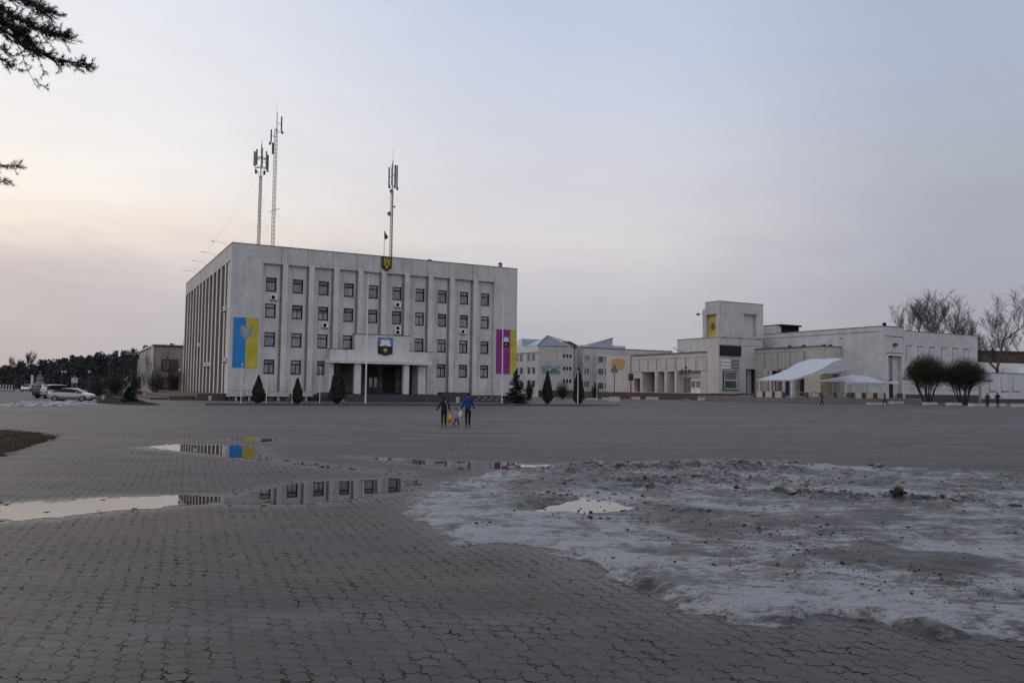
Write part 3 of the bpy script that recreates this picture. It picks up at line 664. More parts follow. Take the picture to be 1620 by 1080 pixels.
# ---- banners and emblems
def local(name, label, cat, fr, u, v, z, group=None, rz=0): return thing(name, label, cat, fr.w(u, v, z), fr.yaw + rz, group)
b1 = local('banner', 'blue and yellow banner with pale crest on the left end of the office facade', 'banner', MF, .42, -.06, 4.17)
MB().box(0, 1.52, -.03, 0, 0, 6.37).build('blue_stripe', M['blue'], b1); MB().box(1.522, 3.06, -.03, 0, 0, 6.37).build('yellow_stripe', M['yellow'], b1)
q = MB(); q.prism([(.85, 5.3), (.85, 4.2), (1.1, 3.85), (1.55, 3.62), (2.0, 3.85), (2.25, 4.2), (2.25, 5.3)], -.05, -.031); cr_ = q.build('crest', M['crestgrey'], b1)
def strokes(mb, pls, wd, d0, d1, o=(0, 0), s=1):
    for pl in pls:
        for p, r in zip(pl[:-1], pl[1:]):
            p = Vector((p[0] * s + o[0], p[1] * s + o[1])); r = Vector((r[0] * s + o[0], r[1] * s + o[1])); e = (r - p); L = e.length; e /= L; nn = Vector((-e.y, e.x)) * wd / 2; e = e * wd * .3
            mb.prism([tuple(p - e - nn), tuple(r + e - nn), tuple(r + e + nn), tuple(p - e + nn)], d0, d1)
TRI = [[(-.42, .8), (-.42, -.35), (.42, -.35), (.42, .8)], [(0, .95), (-.1, .2), (-.22, -.1), (-.2, -.35)], [(0, .95), (.1, .2), (.22, -.1), (.2, -.35)], [(-.42, -.02), (-.22, -.02)], [(.42, -.02), (.22, -.02)],
       [(-.2, -.35), (-.12, -.62), (0, -.85), (.12, -.62), (.2, -.35)], [(0, -.3), (0, -.8)], [(-.42, .8), (-.25, .45), (-.25, .05)], [(.42, .8), (.25, .45), (.25, .05)]]
q = MB(); strokes(q, TRI, .09, -.065, -.051, (1.55, 4.62), .7); q.build('trident', mk('faded_trident', (.42, .45, .30), .7, .2, 3), cr_)
b2 = local('banner', 'magenta and yellow banner with small shield on the right end of the office facade', 'banner', MF, 37.82, -.06, 4.1)
MB().box(0, 2.34, -.03, 0, 0, 6.6).build('magenta_stripe', M['magenta'], b2); MB().box(2.342, 3.4, -.03, 0, 0, 6.6).build('yellow_stripe', M['yellow'], b2)
def coat(parent, cx_, cz_, sx_, sz_, y0):
    """shield: white spread-winged bird on blue above, gold star on black below"""
    q = MB(); q.prism([(cx_ - sx_, cz_ + sz_), (cx_ - sx_, cz_), (cx_ + sx_, cz_), (cx_ + sx_, cz_ + sz_)], y0 - .03, y0); s1 = q.build('blue_field', M['crestblue'], parent)
    q = MB(); q.prism([(cx_ - sx_, cz_ - .002), (cx_ - sx_, cz_ - sz_ * .82), (cx_ - sx_ * .25, cz_ - sz_ * .92), (cx_, cz_ - sz_ * 1.12), (cx_ + sx_ * .25, cz_ - sz_ * .92), (cx_ + sx_, cz_ - sz_ * .82), (cx_ + sx_, cz_ - .002)], y0 - .03, y0); s2 = q.build('black_field', M['black'], parent)
    q = MB(); X = lambda a: cx_ + a * sx_; Z = lambda a: cz_ + a * sz_
    for sg in (-1, 1): q.prism([(X(sg * .05), Z(.15)), (X(sg * .3), Z(.05)), (X(sg * .85), Z(.02)), (X(sg * .62), Z(.35)), (X(sg * .66), Z(.72)), (X(sg * .38), Z(.86)), (X(sg * .08), Z(.6))], y0 - .05, y0 - .031)
    q.prism([(X(-.14), Z(.3)), (X(.14), Z(.3)), (X(.1), Z(.92)), (X(-.1), Z(.92))], y0 - .06, y0 - .051); q.build('white_bird', M['white'], s1)
    q = MB(); pts = []
    for k in range(16): a = math.pi * k / 8; r = .42 if k % 2 == 0 else .15; pts.append((X(r * math.sin(a)), Z(-.48) + r * math.cos(a) * sx_))
    q.prism(pts, y0 - .05, y0 - .031); q.build('gold_star', M['gold'], s2)
    return s1
coat(b2, 1.62, 4.75, .52, .8, -.032)
e1 = local('coat_of_arms', 'gold trident on a dark shield at the roofline of the office building', 'emblem', MF, 20.5, -.1, 19.0)
q = MB(); q.prism([(-.72, 1.02), (-.72, -.55), (-.3, -.82), (0, -1.05), (.3, -.82), (.72, -.55), (.72, 1.02)], -.08, .06); q.build('shield', M['maroon'], e1)
q = MB(); strokes(q, TRI, .085, -.12, -.081, (0, .05), .92); q.build('trident', M['gold'], e1)
e2 = local('coat_of_arms', 'white bird and gold star shield above the entrance canopy of the office building', 'emblem', MF, 20.3, -.86, 7.5)
coat(e2, 0, 0, .98, 1.08, 0)
q = MB(); q.prism([(-1.06, 1.16), (-1.06, -1.02), (0, -1.3), (1.06, -1.02), (1.06, 1.16)], .002, .05); q.build('backing', M['maroon'], e2)
# ---- air conditioners
def ac(fr, u, v, z, label, two=False, rz=0):
    t = local('air_conditioner', label, 'air conditioner', fr, u, v, z, 'air conditioners on the office building', rz)
    h = 1.25 if two else .58
    MB().box(-.42, .42, -.36, 0, 0, h).build('casing', M['white'], t)
    for k in range(2 if two else 1):
        zz = .31 + .6 * k; g = MB(); g.lathe([(.25, -.375), (.25, -.362)], 16, (-.08, 0, zz), 'y'); f = g.build('fan', M['frame'], t)
    q = MB(); q.box(-.35, -.3, -.34, -.0, -.12, 0); q.box(.3, .35, -.34, 0, -.12, 0); q.build('bracket', M['frame'], t)
    return t
ac(MF, 5.35, .44, 13.05, 'white air conditioner under the top left window of the office facade')
ac(MF, 12.2, .44, 9.75, 'white air conditioner under the third window of the second row from the top')
ac(MF, 22.4, .44, 13.1, 'white air conditioner under a top row window beside the gold trident')
ac(MF, 22.5, .44, 9.25, 'tall double fan air conditioner standing on the ledge above the bird emblem', True)
ac(MF, 32.5, .44, 9.8, 'white air conditioner under a window left of the magenta banner')
for v, z, lab in ((3.3, 11.5, 'white air conditioner high on the fins of the flank wall nearest the corner'), (27.5, 7.8, 'white air conditioner midway along the flank wall'), (16.2, 4.6, 'lower white air conditioner on the flank wall right of its twin'), (19.8, 4.6, 'lower white air conditioner on the flank wall left of its twin'), (2.2, 4.9, 'white air conditioner low beside the blue banner corner')):
    ac(MF, -.05, v, z, lab, False, -math.pi / 2)
# ---- masts
def lattice(mb, z0, z1, w0, w1, n, r):
    def P(k, z): a = 2 * math.pi * k / 3 + .4; t = (z - z0) / (z1 - z0); w = w0 + (w1 - w0) * t; return (w * math.cos(a), w * math.sin(a), z)
    for k in range(3): mb.tube([P(k, z0), P(k, z1)], r, 5)
    zs = [z0 + (z1 - z0) * i / n for i in range(n + 1)]
    for i in range(n):
        for k in range(3):
            mb.tube([P(k, zs[i]), P((k + 1) % 3, zs[i + 1])], r * .55, 4); mb.tube([P(k, zs[i + 1]), P((k + 1) % 3, zs[i + 1])], r * .5, 4)
def panel(parent, x, y, z0, z1, wd=.28, mat='darkmetal'):
    wd *= .75; p = MB().box(x - wd / 2, x + wd / 2, y - .07, y + .07, z0, z1).build('panel_antenna', M[mat], parent)
    MB().tube([(x * .2, y * .2, (z0 + z1) / 2), (x, y, (z0 + z1) / 2)], .04, 5).build('arm', M['darkmetal'], p)
def guys(parent, z, R, az0, zb=0, n=3, fl=()):
    for k in range(n):
        a = az0 + 2 * math.pi * k / n
        MB().tube([(0, 0, z), (R * math.cos(a), R * math.sin(a), zb)], .006, 3).build('guy_wire', M['metal'], parent)
def dish(parent, x, y, z, r=.3):
    MB().lathe([(.02, -.02), (r, -.16), (r, -.18), (.02, -.06)], 14, (x, y, z), 'y').build('dish', M['metal'], parent)
m1 = local('antenna_mast', 'dark lattice mast with a crown of panel antennas, leftmost on the office roof', 'mast', MF, 5.5, 12, ZR - .6)
q = MB(); lattice(q, 0, 12.6, .24, .19, 22, .045); q.build('lattice', M['metal'], m1)
q = MB(); q.tube([(0, 0, 12.4), (0, 0, 17.4)], .07, 6)
for k in range(3):
    a = 2 * math.pi * k / 3 + .4
    for rr, zz in ((.95, 13.9), (.95, 15.3)): q.tube([(0, 0, zz), (rr * math.cos(a), rr * math.sin(a), zz)], .045, 5); q.tube([(.95 * math.cos(a), .95 * math.sin(a), zz), (.95 * math.cos(a + 2.094), .95 * math.sin(a + 2.094), zz)], .035, 5)
    q.tube([(0, 0, 12.3), (.95 * math.cos(a), .95 * math.sin(a), 13.9)], .04, 5)
q.build('crown_frame', M['metal'], m1)
panel(m1, -.95, -.3, 13.9, 16.0, .5, 'metal'); panel(m1, -.55, .5, 14.3, 16.6, .35, 'metal'); panel(m1, .62, -.5, 13.7, 16.2, .3, 'metal'); panel(m1, .98, .2, 13.4, 15.9, .3); panel(m1, .3, .8, 14.2, 17, .2, 'metal')
for x in (-.7, .5): panel(m1, x, .0, 12.9, 13.5, .4)
MB().tube([(-.1, 0, 16), (.05, 0, 18)], .025, 5).build('whip', M['metal'], m1)
guys(m1, 11.5, 9, .5); guys(m1, 6.5, 7.5, .5)
m2 = local('antenna_mast', 'tallest slim pale lattice mast on the office roof', 'mast', MF, 7.9, 14, ZR - .6)
q = MB(); lattice(q, 0, 20.5, .28, .25, 34, .034); q.build('lattice', M['metal'], m2)
MB().tube([(0, 0, 20), (0, 0, 24.6)], .012, 5).build('whip', M['metal'], m2); MB().tube([(.1, 0, 20), (.1, 0, 23)], .05, 5).build('whip', M['metal'], m2)
panel(m2, .75, 0, 20.3, 22.5, .26); panel(m2, -.7, 0, 18.4, 20.3, .26); panel(m2, -.45, -.2, 16.6, 18.3, .34); panel(m2, .9, 0, 19.9, 20.3, .4); panel(m2, -.85, 0, 18, 18.4, .36)
q = MB(); q.tube([(-.75, 0, 7.9), (.4, 0, 8.6)], .03, 4); q.tube([(.3, 0, 8.4), (.9, 0, 8.7)], .03, 4); q.build('stand_off', M['metal'], m2)
guys(m2, 17, 15, .15); guys(m2, 8.4, 11, .15)
m3 = local('antenna_mast', 'lattice mast with a tight cluster of panels behind the gold trident', 'mast', MF, 23.3, 6, ZR - .6)
q = MB(); lattice(q, 0, 11.6, .22, .19, 22, .045); q.build('lattice', M['metal'], m3); MB().tube([(0, 0, 11.4), (0, 0, 16)], .08, 6).build('pole', M['metal'], m3)
for x, y in ((-.62, -.2), (-.25, -.5), (.2, -.55), (.66, -.1), (.1, .6)): panel(m3, x, y, 12.3 + random.uniform(-.2, .3), 15.1 + random.uniform(-.2, .3), .3, random.choice(['metal', 'darkmetal']))
for x, z in ((-.55, 12), (.7, 11.9), (.3, 12.2)): panel(m3, x, -.2, z - .25, z + .25, .34)
dish(m3, -.3, -.3, 11.3); dish(m3, -.55, -.3, 7.9, .33); panel(m3, .35, -.1, 9.0, 9.3, .22); MB().tube([(-.05, 0, 15.8), (.1, 0, 18.2)], .018, 4).build('whip', M['metal'], m3)
guys(m3, 11, 12, 1.2); guys(m3, 6, 8, 1.2)
fg = local('flagpole', 'short roof flagpole with a small dark furled flag left of the trident mast', 'flagpole', MF, 21.6, 4.2, ZR - .6)
MB().tube([(0, 0, 0), (0, 0, 5.1)], [.05, .03], 6).build('pole', M['metal'], fg)
q = MB(); q.add([(.03, 0, 5.05), (.22, .03, 4.7), (.55, -.03, 4.25), (.45, .02, 3.95), (.2, .05, 3.8), (.03, 0, 3.9)], [(0, 1, 2, 3, 4, 5)]); fo = q.build('flag', mk('dark_flag', (.05, .035, .05), .8, .3, 2), fg)
fo.modifiers.new('thick', 'SOLIDIFY').thickness = .02
for k, v in enumerate((5.5, 15.5, 25, 37)):
    t = local('floodlight', 'thin floodlight arm on the flank roof edge, %s' % ('nearest the corner', 'second from the corner', 'third from the corner', 'farthest from the corner')[k], 'floodlight', MF, 0, v, ZR, 'floodlight arms along the flank roof')
    q = MB(); q.tube([(.2, 0, 0), (-.1, 0, .75), (-1.5, 0, .9)], .02, 4); q.build('arm', M['whiteblock'], t); MB().box(-1.8, -1.5, -.1, .1, .82, .9).build('lamp_head', M['whiteblock'], t)
# ---- kerbed strip in front, flagpoles
def on(px, py): p = G(px, py); return p
KA, KB = G(325, 640.3), G(985, 641.5); kd = (KB - KA).normalized(); kn = Vector((-kd.y, kd.x, 0)); L = (KB - KA).length
q = MB(); q.box(0, L, 0, .3, -.1, .14); o = q.build('kerb', M['plinth']); o.location = KA; o.rotation_euler = (0, 0, math.atan2(kd.y, kd.x)); props(o, kind='structure')
xs3 = np.arange(0, L, .7); ys3 = np.arange(.3, 5.2, .35); X3, Y3 = np.meshgrid(xs3, ys3); fz = np.minimum(np.minimum(X3 - .05, L - X3 - .6), 5.0 - Y3) + .4 + fract(X3, Y3, .6, 3, 2.) * .5
o = contour('flower_bed', xs3, ys3, fz, .06 + .05 * fract(X3, Y3, .5, 3, 6.) + .05, mk('bare_bed', (.075, .065, .05), .95, .4, 1.2, bump=.03)); o.location = KA; o.rotation_euler = (0, 0, math.atan2(kd.y, kd.x)); props(o, kind='structure')
def flagpole(px, py, ptop, label, r=.05, dist=None):
    p = G(px, py); t = thing('flagpole', label, 'flagpole', p, 0, 'white flagpoles in front of the office building')
    h = atY(px, ptop, p.y).z - p.z
    MB().tube([(0, 0, 0), (0, 0, h)], [r, r * .6], 8).build('pole', M['white'], t); MB().lathe([(r * 1.5, h), (r * 1.6, h + .08), (.01, h + .16)], 8).build('finial', M['white'], t); MB().lathe([(r * 3, 0), (r * 3, .06), (r, .1)], 8).build('base', M['metal'], t)
flagpole(381, 639, 577, 'short white pole standing before the blue and yellow banner', .045); flagpole(421, 639.5, 600, 'short white pole between the two leftmost columnar evergreens', .04)
flagpole(462, 639.5, 600, 'short white pole touching the left side of the second columnar evergreen', .04); flagpole(505.5, 639.5, 583, 'short white pole left of the largest columnar evergreen by the entrance', .04)
flagpole(578, 640, 436, 'tall white flagpole in front of the entrance canopy', .085); flagpole(794, 638.5, 470, 'tall white flagpole crossing the magenta banner', .085); flagpole(914, 641, 588, 'white pole before the rightmost columnar evergreen', .06)
flagpole(944, 634, 600, 'thin white pole left of the mural wall', .05)
for px, py, w2, h2, lab in ((373, 627, 2.2, .75, 'white low block on the dark plinth under the banner'), (394, 626, 1.5, .75, 'white low block just left of the leftmost columnar evergreen'), (440, 627, 2.7, .6, 'wide white low block between the two leftmost evergreens'), (484, 627, 1.7, .6, 'white low block right of the second evergreen')):
    u, z = MF.front(px, py, -1.4); t = local('planter', lab, 'planter', MF, u, -1.4, 0, 'white planters along the plinth'); q = MB(); q.prism([(-w2 / 2, max(z, .5)), (w2 / 2, max(z, .5)), (w2 / 2 - .1, z + h2), (-w2 / 2 + .1, z + h2)], -.3, .3); q.box(-.1, .1, -.2, .2, 0, max(z, .5)); q.build('box', M['whiteblock'], t); MB().box(-w2 / 2 + .15, w2 / 2 - .15, -.22, .22, z + h2 - .02, z + h2 + .03).build('soil', M['clod'], t)
def bin_(px, py, hpx, lab):
    p = G(px, py); h = hpx / F * p.y; t = thing('litter_bin', lab, 'litter bin', p); q = MB(); q.lathe([(h * .26, .05), (h * .33, h)], 12); q.build('bucket', M['whiteblock'], t); MB().lathe([(h * .35, h), (h * .35, h * 1.05), (h * .28, h * 1.05)], 12).build('rim', M['white'], t); MB().box(-h * .18, h * .18, -h * .18, h * .18, 0, .06).build('foot', M['kerb'], t)
bin_(724, 637.5, 9, 'white litter bin in front of the dark pier between the walkers'); bin_(332, 634, 7.5, 'white litter bin by the left corner of the office building'); bin_(163, 632.5, 7, 'white litter bin on the lawn island right of the silver saloon'); bin_(229, 627, 6, 'white litter bin right of the small dark spruce')
# ================================================================== CULTURAL CENTRE (one building: tower, wings, hall)
c_ = atY(1137, 548, 140); DF = Fr(c_.x, c_.y, YAW)
dk = thing('cultural_centre', 'large pale concrete cultural centre with a square tower and long wings right of the square', 'building', (DF.x, DF.y, 0), YAW)
BZ = 1.5
# --- tower
mb = MB(); wall_holes(mb, 'u', 0, 0, 10.5, BZ, 11.35, [(6.4, 10.499, BZ + .01, 5.9)], 2.5)
wall_holes(mb, 'v', 0, 0, 2.95, BZ, 11.35, [], .3); wall_holes(mb, 'v', 10.5, 0, 9, BZ, 11.35, [], .3)
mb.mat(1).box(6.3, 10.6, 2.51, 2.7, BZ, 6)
tw = mb.build('tower', [M['dkgrey'], M['dark']], dk)
mb = MB(); wall_holes(mb, 'v', -.12, -.12, 3.2, 11.36, 17.6, [(.5, 3.0, 11.4, 15.3)], .5); wall_holes(mb, 'u', -.12, -.12, 10.6, 11.36, 17.6, [(5.9, 8.8, 11.7, 15.6)], .55)
mb.box(5.9, 8.8, .44, .6, 11.6, 15.7); mb.box(.36, .5, .4, 3.15, 11.37, 15.4)
mb.box(-.11, 10.6, 3.2, 3.3, 11.36, 17.6); mb.box(10.5, 10.6, -.1, 3.25, 11.36, 17.6); mb.box(-.12, 10.6, -.12, 3.3, 17.55, 17.61)
mb.box(-.12, 1, 3.3, 3.95, 11.36, 16.5)
mb.mat(1).box(5.7, 9.3, -.2, -.125, 15.62, 15.75); mb.box(.9, 1.8, -.16, -.121, 11.25, 11.4); mb.box(4.5, 5.6, -.16, -.121, 11.25, 11.4); mb.box(9.2, 10.2, -.16, -.121, 11.3, 11.42); mb.box(-.2, -.121, .5, 3.0, 15.3, 15.5)
mb.mat(2).box(-.16, 10.65, -.16, 3.3, 17.62, 17.7); mb.box(-.01, 10.5, -.03, -.002, 9.98, 10.04)
mb.build('tower_top', [M['dkgrey'], M['joint'], M['kerb']], dk)
ye = MB().box(.30, .355, .55, 2.95, 11.45, 15.2).build('emblem_panel', mk('star_panel_yellow', (.50, .42, .08), .6, .15, 2), dk)
q = MB()
for a0 in range(8):
    a = math.pi * a0 / 4 + .39; dx, dz = math.cos(a), math.sin(a)
    q.add([(.25, 1.7 + .25 * dx - .12 * dz, 13.3 + .25 * dz + .12 * dx), (.25, 1.7 + .95 * dx, 13.3 + 1.05 * dz), (.25, 1.7 + .25 * dx + .12 * dz, 13.3 + .25 * dz - .12 * dx), (.30, 1.7 + .25 * dx - .12 * dz, 13.3 + .25 * dz + .12 * dx), (.30, 1.7 + .95 * dx, 13.3 + 1.05 * dz), (.30, 1.7 + .25 * dx + .12 * dz, 13.3 + .25 * dz - .12 * dx)], [(0, 1, 2), (3, 5, 4), (0, 3, 4, 1), (1, 4, 5, 2), (2, 5, 3, 0)])
q.lathe([(.14, .25), (.14, .30)], 12, (0, 1.7, 13.3), 'x'); q.build('dark_star', mk('star_dark_green', (.04, .05, .03), .7, .2, 3), ye)
MB().box(-.02, 0, 0, 2.9, BZ, 10.9).build('tower_flank', M['dklight'], dk)  # paler beige sheet: sunset light on this face put into its colour
MB().box(.2, 5.05, -.28, -.002, 8.1, 9.9).build('led_screen', M['black'], dk)
for z in (7.05, 6.45, 5.85):
    s_ = MB().box(.6, 2.7, -.14, -.002, z, z + .38).build('sign_slat', M['white'], dk); MB().box(2.7, 4.75, -.12, -.002, z, z + .38).build('grey_end', M['kerb'], s_)
q = MB()
for a in ((.9, 1.05, 2.1, 5.5), (4.2, 4.35, 2.1, 5.5), (1.05, 4.2, 2.1, 2.25), (1.05, 4.2, 5.35, 5.5)): q.box(a[0], a[1], -.26, -.002, a[2], a[3])
pf = q.build('poster_case', mk('blue_case', (.05, .06, .12), .5, .1, 3), dk)
q = MB()
for a in ((1.05, 1.2, 2.25, 5.35), (4.05, 4.2, 2.25, 5.35), (1.2, 4.05, 3.75, 3.9), (1.2, 4.05, 2.25, 2.37), (1.2, 4.05, 5.23, 5.35)): q.box(a[0], a[1], -.2, -.01, a[2], a[3])
q.build('white_frame', M['white'], pf); MB().box(1.2, 4.05, -.1, -.02, 2.37, 3.75).build('green_poster', mk('green_poster', (.08, .10, .06), .4, .6, 1.5), pf); MB().box(1.2, 4.05, -.1, -.02, 3.9, 5.23).build('grey_poster', mk('grey_poster', (.16, .17, .19), .4, .4, 1.2), pf)
for u in (6.5, 9.1):
    d_ = MB().box(u, u + 1.35, 2.44, 2.5, BZ, 4.2).build('door', M['black'], dk); MB().box(u + .55, u + .8, 2.40, 2.44, BZ + .2, 3.9).build('pane', M['glass'], d_)
MB().box(7.85, 8.9, 1.2, 1.6, BZ, 5.9).build('column', M['dkgrey'], dk)
MB().box(6.3, 10.5, -1.8, 2.4, 1.3, BZ).build('doorstep', M['brick'], dk)
# --- left wing (its face looks left)
WL0, WL1, WX, WT = 2.95, 35.2, 1.0, 8.9
ops = [(5.7, 12.1, 1.52, 5.45), (12.75, 14.95, 1.52, 5.5), (15.7, 17.9, 1.52, 5.5), (18.6, 22.8, 1.52, 5.5), (23.45, 25.5, 1.52, 4.25)]
mb = MB(); wall_holes(mb, 'v', WX, WL0, 26.6, BZ - .3, WT, ops, 2.6); mb.box(WX + 2.61, WX + 2.8, WL0, 27, BZ - .3, WT); mb.box(WX, 14, WL0 + .1, 26.6, WT - .3, WT - .1)
jv = [23.8, 20.99, 18.24, 15.44, 12.62, 9.86, 7.0, 4.09]
mb.mat(1)
for v in jv: mb.box(WX - .03, WX - .002, v - .1, v + .1, 5.7, 8.0)
mb.box(WX - .03, WX - .002, WL0, 26.6, 8.02, 8.08); mb.box(WX - .03, WX - .002, WL0, 12.3, 5.5, 5.62); mb.box(WX - .03, WX - .002, 20.5, 26.6, 5.45, 5.56)
mb.mat(2).box(WX - .12, WX + .4, WL0, 26.6, WT, WT + .12)
mb.build('left_wing', [M['dklight'], M['joint'], M['brownroof']], dk)
MB().box(WX - .06, 14, 26.62, 35.2, BZ - .3, WT - .02).build('mural_wall', M['dklight'], dk)
for v in (26.5,): MB().box(WX - .09, WX - .061, v, v + .14, BZ - .3, WT - .1).build('joint', M['joint'], dk)
mt, n, b = newmat('ochre_mural'); p = n('TexCoord').outputs['Object']; a_ = n.noise(p, 1.9, 6, .7); b_ = n.noise(p, 2.7, 3)
n.L.new(n.ramp(a_, [(.36, (.55, .52, .47)), (.44, (.44, .24, .07)), (.52, (.50, .36, .15)), (.58, (.20, .10, .04)), (.64, (.55, .50, .43))]), b.inputs['Base Color']); b.inputs['Roughness'].default_value = .8
q = MB(); q.prism([(28.4, 7.9), (28.9, 6.3), (30.0, 5.9), (31.6, 6.4), (33.2, 6.0), (33.4, 7.4), (32.6, 8.4), (30.6, 8.55), (29.4, 8.3)], WX - .09, WX - .062, 'yz'); q.build('mural', mt, dk)
for v0, v1, m_ in ((12.1, 12.7, 'offwhite'), (15.0, 15.65, 'offwhite'), (17.95, 18.55, 'offwhite')): MB().box(WX - .25, WX - .002, v0 + .05, v1 - .05, BZ - .1, 5.6).build('pier', M[m_], dk)
for v0, v1, mm in ((5.7, 12.1, 'cream'), (12.75, 17.9, 'dark'), (18.6, 20.2, 'dark'), (20.2, 22.8, 'kerb')): MB().box(WX + 2.3 if mm != 'cream' else WX + 1.0, WX + 2.6, v0 + .02, v1 - .02, BZ, 5.45).build('porch_wall', M[mm], dk)
MB().box(WX + .9, WX + .999, 5.8, 12.0, 4.4, 5.4).build('door_lintel', M['offwhite'], dk)
for k in range(2):
    v0 = 6.75 + 1.35 * k; d_ = MB().box(WX + .86, WX + .95, v0, v0 + 1.27, BZ, 4.0).build('door', M['white'], dk)
    for j in range(2): MB().box(WX + .83, WX + .858, v0 + .18 + .55 * j, v0 + .48 + .55 * j, 2.5, 3.7).build('pane', M['frame'], d_)
MB().box(WX + .8, WX + .97, 9.6, 11.4, BZ, 4.35).build('dark_porch', M['brownpanel'], dk)
MB().box(WX + .9, WX + .999, 3.2, 5.65, BZ, 5.4).build('side_panel', M['brownpanel'], dk)
q = MB(); q.prism([(23.6, 1.7), (24.1, 2.9), (23.8, 3.8), (24.5, 4.1), (25.0, 3.3), (24.8, 1.7)], WX + .5, WX + .56, 'yz'); q.build('red_sign', mk('red_board', (.16, .03, .025), .6, .5, 2), dk)
# --- hall behind the wing
q = MB(); q.box(6, 26, 2.96, 18.1, 8.5, 11.85); q.mat(1).box(5.95, 26, 2.96, 18.15, 11.85, 11.97); q.build('rear_hall', [M['dkgrey'], M['brownroof']], dk)
MB().tube([(WX - .1, 10.5, 9), (WX - 1.8, 11.2, 9.9)], .07, 5).build('floodlight', M['kerb'], dk)
MB().tube([(-1.1, 3.9, 15.6), (-.05, 3.9, 15.75)], .05, 5).build('floodlight', M['darkmetal'], dk); MB().box(-1.5, -1.0, 3.75, 4.05, 15.35, 15.7).build('floodlight', M['darkmetal'], dk)
# --- cafe wing
CX, CT = 8.6, 9.45
cv = lambda x: DF.side(x, 575, CX)[0]
CV = cv(1298); CE = 13.6
mb = MB(); hol = [(cv(1272), cv(1257), 1.2, 5.6), (cv(1252), cv(1215), 1.2, 5.6)]
wall_holes(mb, 'v', CX, CV, 0, .9, CT, hol, 1.4)
wall_holes(mb, 'u', CV, CX, CE, .9, CT, [(CE - 2.2, CE - .4, 1.2, 5.0)], 1.2); mb.box(CX + 1.42, CX + 1.6, CV + 1, 0, .9, 6.2); mb.box(CE - 2.4, CE - .2, CV + 1.21, CV + 1.3, .9, 6)
mb.box(CX, CE, CV + .05, 0, CT - .25, CT - .1)
mb.mat(1)
for x in (1209.9, 1230.5, 1250.6, 1272.4): v = cv(x); mb.box(CX - .03, CX - .002, v - .08, v + .08, 6.0, 8.75)
mb.box(CX - .03, CX - .002, cv(1272.4), 0, 8.72, 8.79); mb.box(CX - .03, CX - .002, cv(1251), cv(1230), 5.75, 5.95)
mb.mat(2).box(CX - .12, CE, CV - .12, CV + .3, CT, CT + .12); mb.box(CX - .12, CX + .4, CV + .3, 0, CT, CT + .12)
mb.build('cafe_wing', [M['concrete'], M['joint'], M['brownroof']], dk)
for x0, x1, z1, mm, nm in ((1218, 1214, 5.6, 'dark', 'opening'), (1232, 1222, 5.2, 'brownpanel', 'poster_panel'), (1239, 1232, 4.6, 'bluefoil', 'blue_panel'), (1252, 1243, 5.6, 'brownpanel', 'brown_panel'), (1272, 1257, 5.6, 'dark', 'opening')): MB().box(CX + 1.3, CX + 1.41, cv(x0) + .03, cv(x1) - .03, 1.2, z1).build(nm, M[mm], dk)
for x in (1212, 1220, 1241): v = cv(x); MB().box(CX - .3, CX - .002, v - .22, v + .22, 1.0, 5.7).build('pier', M['offwhite'], dk)
MB().box(CX - .03, CX - .002, CV + .02, cv(1284.5), 1.0, 5.2).build('cream_panel', M['cream'], dk); MB().box(CX - .03, CX - .002, cv(1284), cv(1274), 1.0, 5.2).build('cream_panel', M['cream'], dk)
MB().box(CX - .02, CX + 1.2, CV - .05, CV - .002, 1.0, 5.2).build('ochre_panel', M['ochre'], dk); MB().box(CX + 1.2, CE - 2.3, CV - .05, CV - .002, 1.0, 5.0).build('brown_panel', M['brownpanel'], dk)
q = MB(); q.tube([(CE + .3, CV + .2, 1), (CE + .3, CV + .2, 10.9)], .16, 8); q.lathe([(.35, 10.9), (.05, 11.25)], 8, (CE + .3, CV + .2, 0)); q.build('flue', M['darkmetal'], dk)
for u, v in ((10.2, CV + .6), (11.6, CV + .5), (9.3, CV + 4), (9.2, CV + 7)): MB().box(u, u + .5, v, v + .4, CT + .1, CT + .42).build('roof_vent', M['darkmetal'], dk)
# rooftop plant and the volume between tower and hall
q = MB(); q.box(14, 22, 2, 14, 9, 13.6); q.mat(1).box(17.4, 22.02, 1.95, 1.99, 12.2, 14.2); q.box(16.9, 22.3, 1.5, 14, 14.2, 14.5); q.mat(0).box(16, 21.5, 2.05, 13, 13.6, 14.2); q.build('roof_plant', [M['concrete'], M['frame']], dk)
# --- right hall
c2 = atY(1397, 570, 127); RF = Fr(c2.x, c2.y, YAW); OU = (RF.x - DF.x) * DF.a[0] + (RF.y - DF.y) * DF.a[1]; OV = (RF.x - DF.x) * DF.b[0] + (RF.y - DF.y) * DF.b[1]
hall = bpy.data.objects.new('right_hall', None)
mb = MB(); wall_holes(mb, 'u', 0, 0, 5.3, .6, 12.5, [(1.25, 4.6, 1.0, 7.9)], .7); wall_holes(mb, 'v', 0, 0, 27, .6, 12.5, [], .3); wall_holes(mb, 'u', .25, 5.3, 25.3, .6, 12.0, [], .3); wall_holes(mb, 'v', 25.3, .25, 27, .6, 12.0, [], -.3)
mb.box(5.28, 5.31, 0, 8, 8, 12.5); mb.box(0, 25.2, .3, 27, 11.6, 11.8); mb.box(1.2, 4.65, .71, .8, .9, 8.0)
mb.mat(1)
for u in (6.08, 9.05, 11.99, 15.15, 18.26, 21.34): mb.box(u, u + 1.5, .2, .249, 9.55, 9.72); mb.box(u, u + .12, .22, .249, 7.2, 9.55)
mb.box(.6, 4.9, -.05, -.002, 10.9, 11.05); mb.box(.9, 4.9, -.06, -.002, 8.25, 8.4); mb.box(22.84, 22.96, .22, .249, 7.2, 9.55)
mb.mat(2).box(-.08, 5.35, -.08, .5, 12.5, 12.6); mb.box(-.08, .5, .5, 27, 12.5, 12.6); mb.box(5.35, 25.35, .18, .7, 12.0, 12.09)
